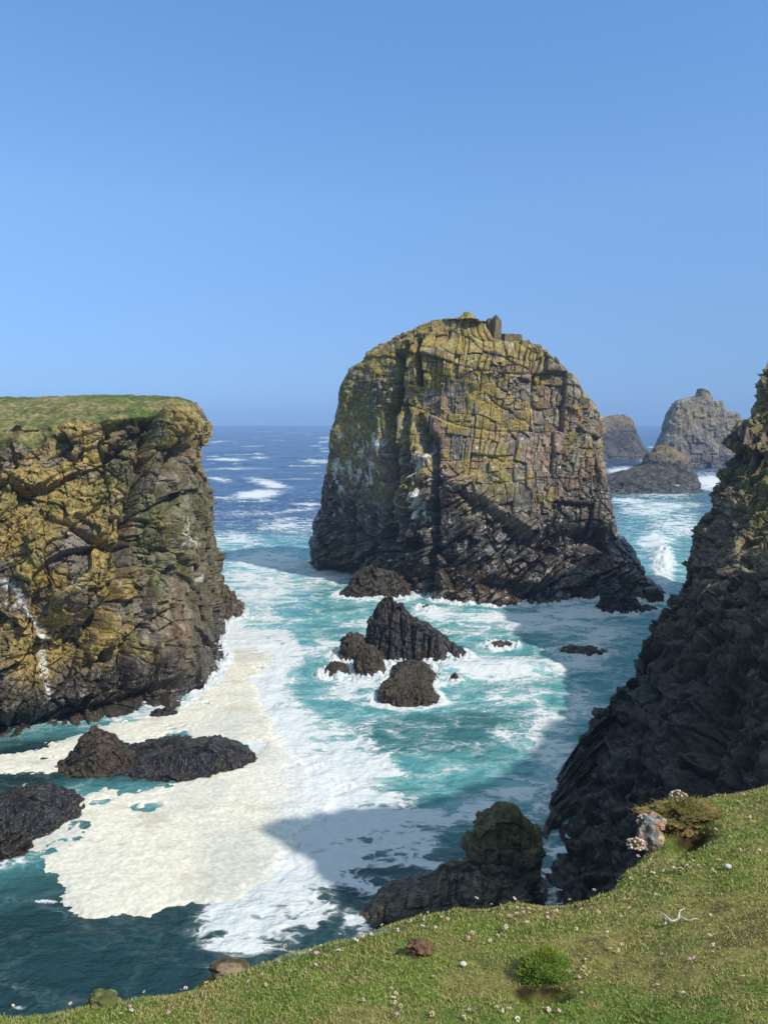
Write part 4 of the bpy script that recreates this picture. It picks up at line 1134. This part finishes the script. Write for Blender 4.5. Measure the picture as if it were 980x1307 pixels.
    def lip_rock(px, py, r, sq, seed, label, up=.0, orange=0.0, name='boulder', pal=((.13, .115, .10), (.36, .34, .30))):
        q = turf_point(px, py)
        v, f = lump_mesh(r, seed, 70, 44, sq, .55, .7)
        p = v + q + (0, 0, up)
        fc = fbm(p, .06, 4, seed=seed + 1)
        c = lerp(*pal, ss(-.1, .35, fc))
        c = lerp(c, (.42, .17, .03), orange * ss(0, .3, fbm(p, .09, 3, seed=seed + 2)))
        tag(mesh_obj(name, p, f, mr, q, attrs={'col': c}), label, 'rock' if name == 'boulder' else 'turf knob')
    lip_rock(826, 1074, .085, (1.0, .9, .9), 431, 'grey and white lichened boulder lowest on the broken turf lip', .03, .3)
    lip_rock(848, 1048, .085, (1.3, 1, .75), 432, 'pale grey stone with white patches at the top of the broken turf lip', .03, .1)
    lip_rock(836, 1060, .06, (1.1, 1, .8), 433, 'small stone with orange lichen wedged in the broken turf lip', .07, .9)
    lip_rock(133, 1279, .052, (1.5, 1, .8), 434, 'rounded olive turfy knob on the turf edge above the dark water', .01, .0, 'turf_mound', ((.07, .08, .025), (.14, .13, .05)))
    lip_rock(292, 1238, .055, (1.9, 1, .62), 435, 'flat brown earthy knob on the turf edge near the end of the foam', .01, .0, 'turf_mound', ((.07, .05, .025), (.20, .15, .09)))
    # overhanging brown turf sod above the hollow
    q = turf_point(872, 1066)
    v, f = lump_mesh(.145, 440, 90, 50, (1.6, .9, .55), .95, .38)
    p = v + q + (.03, .10, .075)
    fc = fbm(p, .08, 4, seed=441)
    c = lerp((.075, .055, .022), (.19, .13, .045), ss(-.3, .35, fc))
    c = lerp(c, (.10, .10, .025), .7 * ss(.1, .2, (p[:, 2] - q[2])))
    root = mesh_obj('turf_sod', p, f, attr_mat('sod', .95, .1, 40, .5, .9, .02), q, attrs={'col': c})
    tag(root, 'brown overhanging turf sod above a black hollow on the slope', 'sod')
    nb = 9000
    i = rng.integers(0, len(p), nb); c0 = p[i] + rng.normal(0, .012, (nb, 3)); nr = c0 - p.mean(0); nr /= np.linalg.norm(nr, axis=1)[:, None]
    tip = c0 + (nr + rng.normal(0, .5, (nb, 3))) * rng.uniform(.006, .024, nb)[:, None]
    sd = rng.normal(0, 1, (nb, 3)); sd = sd / np.linalg.norm(sd, axis=1)[:, None] * .003
    up_ = (c0[:, 2] - q[2] > .09)
    cb = np.where(up_[:, None], lerp((.10, .13, .02), (.26, .20, .07), rng.random(nb)), lerp((.09, .06, .025), (.24, .16, .06), rng.random(nb)))
    mesh_obj('blades', np.stack([c0 - sd, c0 + sd, tip], 1).reshape(-1, 3), np.arange(3 * nb).reshape(nb, 3), bpy.data.materials['grass'], q, parent=root, attrs={'col': np.repeat(cb, 3, 0)})
    # thrift cushions: a green brown cushion crowded with pink heads
    def cushion(px, py, r, label, up=.0, n=70):
        q = turf_point(px, py)
        v, f = lump_mesh(r, int(px), 30, 18, (1, .9, .8), .3, .6)
        p = v + q + (0, 0, up)
        root = mesh_obj('thrift_cushion', p, f, simple_mat('cushion_leaf', (.085, .075, .03), .95, 80, .5, .8, .01), q)
        tag(root, label, 'thrift')
        Vs, Fs, o, mi = [], [], 0, []
        for j in range(n):
            a = rng.uniform(0, 2 * math.pi); b = math.acos(rng.uniform(-.35, 1))
            c = np.array([math.sin(b) * math.cos(a), .9 * math.sin(b) * math.sin(a), .8 * math.cos(b)]) * r * rng.uniform(1.0, 1.15)
            vv, ff = lump_mesh(rng.uniform(.007, .012), j, 7, 5, (1, 1, .8), .4)
            Vs.append(vv + c + q + (0, 0, up)); Fs.append(ff + o); o += len(vv); mi += [int(rng.integers(3))] * len(ff)
        h = mesh_obj('flower_heads', np.concatenate(Vs), np.concatenate(Fs), mats[0], q, parent=root, smooth=True)
        h.data.materials.append(mats[1]); h.data.materials.append(mats[2]); h.data.polygons.foreach_set('material_index', np.array(mi, np.int32))
        h['kind'] = 'stuff'
    cushion(865, 1024, .06, 'pink thrift cushion standing highest on the broken turf lip', .04, 60)
    cushion(822, 1062, .05, 'pink thrift cushion among the lichened boulders of the lip', .08, 50)
    cushion(811, 1084, .05, 'faded brown thrift cushion at the lower end of the lip', .03, 45)

# ------------------------------------------------------------------ gull
def build_gull():
    c = S(864, 620, 118)
    mw = simple_mat('gull_white', (.80, .80, .80), .7)
    V, Fc = [], []
    def ringtube(pts, rad, squ, off, k=10):
        pts = np.array(pts, float); out = []
        for i, (p, r) in enumerate(zip(pts, rad)):
            t = pts[min(i + 1, len(pts) - 1)] - pts[max(i - 1, 0)]; t /= np.linalg.norm(t)
            a = np.cross((0, 0, 1), t); a /= np.linalg.norm(a); b = np.cross(t, a)
            out.append([p + r * (math.cos(w) * a + squ * math.sin(w) * b) for w in np.linspace(0, 2 * math.pi, k, endpoint=False)])
        return np.array(out).reshape(-1, 3), grid_faces(len(pts), k, True) + off
    # flying to the left and away, wings arched
    v, f = ringtube([(.20, -.1, 0), (.12, -.06, .01), (0, 0, .01), (-.12, .06, .02), (-.20, .10, .03), (-.27, .13, .02)], [.015, .06, .085, .07, .05, .012], .85, 0)
    body = np.concatenate([v]); faces = f
    G = 1.35
    body = body * G
    root = mesh_obj('gull', body + c, faces, mw, c, smooth=True)
    tag(root, 'white gull gliding with arched wings before the dark islet', 'gull')
    wm = simple_mat('gull_wing', (.62, .63, .65), .7)
    for sx in (-1, 1):
        pts = []
        for t in np.linspace(0, 1, 10):
            sp = sx * (.06 + .60 * t)
            z = .02 + .17 * math.sin(min(t * 1.9, math.pi)) * 1.0 - (.26 * max(t - .35, 0) if sx > 0 else .22 * max(t - .4, 0))
            ch = .11 * (1 - .75 * t)
            pts.append([(sp, -.5 * ch + .06 * t, z), (sp, 0, z + .018 * (1 - t)), (sp, .5 * ch + .04 * t, z - .01), (sp, 0, z - .012)])
        v = np.array(pts).reshape(-1, 3) * G + c
        mesh_obj('wing', v, grid_faces(10, 4, True), wm, c, parent=root, smooth=True)
    v, f = lump_mesh(1, 1, 8, 6, (.035, .012, .012), 0)
    mesh_obj('beak', v + c + (-.39, .19, .02), f, simple_mat('beak_yellow', (.6, .4, .06), .6), c, parent=root, smooth=True)

# ------------------------------------------------------------------ light, camera, air
SUN_AZ = (0.79, -0.61); SUN_EL = 46.0
def build_light():
    w = bpy.data.worlds.new('World'); SC.world = w; w.use_nodes = True
    nt = w.node_tree; bg = nt.nodes['Background']
    sk = nt.nodes.new('ShaderNodeTexSky'); sk.sky_type = 'NISHITA'; sk.sun_disc = False
    sk.sun_elevation = R(SUN_EL); sk.sun_rotation = math.atan2(SUN_AZ[0], SUN_AZ[1])
    sk.altitude = 20; sk.air_density = 1.0; sk.dust_density = 0.0; sk.ozone_density = 5.0
    # clear maritime air: the sky stays blue right down to the horizon; zenith brightened and warmed as added fill light
    tc = nt.nodes.new('ShaderNodeTexCoord'); sx = nt.nodes.new('ShaderNodeSeparateXYZ'); nt.links.new(tc.outputs['Generated'], sx.inputs[0])
    el = mathn(nt, 'MULTIPLY', sx.outputs['Z'], 1.25, True)
    cr_ = nt.nodes.new('ShaderNodeValToRGB'); nt.links.new(el, cr_.inputs[0])
    stops = [(0, (.175, .325, .76)), (.0725, (.343, .454, .716)), (.17, (.55, .63, .79)), (.321, (.825, .927, 1.01)), (.5625, (.957, 1.13, 1.27)), (1.0, (4.6, 3.4, 2.0))]
    e_ = cr_.color_ramp.elements
    while len(e_) < len(stops): e_.new(.5)
    for q, (p_, c_) in zip(e_, stops): q.position = p_; q.color = (*c_, 1)
    nt.links.new(mixc(nt, 1.0, sk.outputs[0], cr_.outputs[0], 'MULTIPLY'), bg.inputs[0]); bg.inputs[1].default_value = 0.14
    l = bpy.data.lights.new('sun', 'SUN'); l.energy = 4.1; l.angle = R(.9); l.color = (1.0, .95, .86)
    o = bpy.data.objects.new('sun', l); COL.objects.link(o)
    h = math.hypot(*SUN_AZ); e = R(SUN_EL)
    d = np.array([SUN_AZ[0] / h * math.cos(e), SUN_AZ[1] / h * math.cos(e), math.sin(e)])
    import mathutils
    o.rotation_euler = mathutils.Vector(d).to_track_quat('Z', 'Y').to_euler()
    o.location = (40, -30, 80)
    cam = bpy.data.cameras.new('camera'); co = bpy.data.objects.new('camera', cam); COL.objects.link(co)
    co.location = (0, 0, EYE); co.rotation_euler = (math.pi / 2 - PITCH, 0, 0)
    cam.sensor_fit = 'VERTICAL'; cam.sensor_height = 24; cam.lens = F / 1307 * 24
    cam.clip_start = .1; cam.clip_end = 20000
    SC.camera = co
    SC.view_settings.view_transform = 'Standard'; SC.view_settings.look = 'None'
    SC.view_settings.exposure = EXPOSURE; SC.view_settings.gamma = 1
    SC.view_settings.use_curve_mapping = False
    SC.cycles.use_denoising = True
    SC.cycles.max_bounces = 6; SC.cycles.volume_bounces = 0
    SC.cycles.volume_step_rate = 4

def build_haze():
    z0, z1 = -5, 46; r = SEA_R + 60
    k = 48
    a = np.linspace(0, 2 * math.pi, k, endpoint=False)
    lo = np.stack([r * np.cos(a), r * np.sin(a), 0 * a + z0], -1); hi = lo + (0, 0, z1 - z0)
    V = np.concatenate([lo, hi])
    me = bpy.data.meshes.new('haze')
    fs = [tuple(range(k - 1, -1, -1)), tuple(range(k, 2 * k))] + [(i, (i + 1) % k, k + (i + 1) % k, k + i) for i in range(k)]
    me.from_pydata([tuple(q) for q in V], [], fs)
    m = bpy.data.materials.new('haze'); m.use_nodes = True; nt = m.node_tree
    nt.nodes.clear()
    out = nt.nodes.new('ShaderNodeOutputMaterial'); pv = nt.nodes.new('ShaderNodeVolumePrincipled')
    pv.inputs['Color'].default_value = (.42, .62, .95, 1); pv.inputs['Density'].default_value = HAZE; pv.inputs['Anisotropy'].default_value = 0.0
    nt.links.new(pv.outputs[0], out.inputs['Volume'])
    me.materials.append(m)
    o = bpy.data.objects.new('haze', me); COL.objects.link(o); tag(o, kind='stuff')

EXPOSURE = 0.25
HAZE = 0.00034
build_light()
build_stack(); build_left_cliff(); build_right_cliff(); build_rocks()
build_sea(); build_foam()
E, EJ = build_ground(); build_grass(E, EJ); build_foreground_things(E); build_gull()
if HAZE: build_haze()
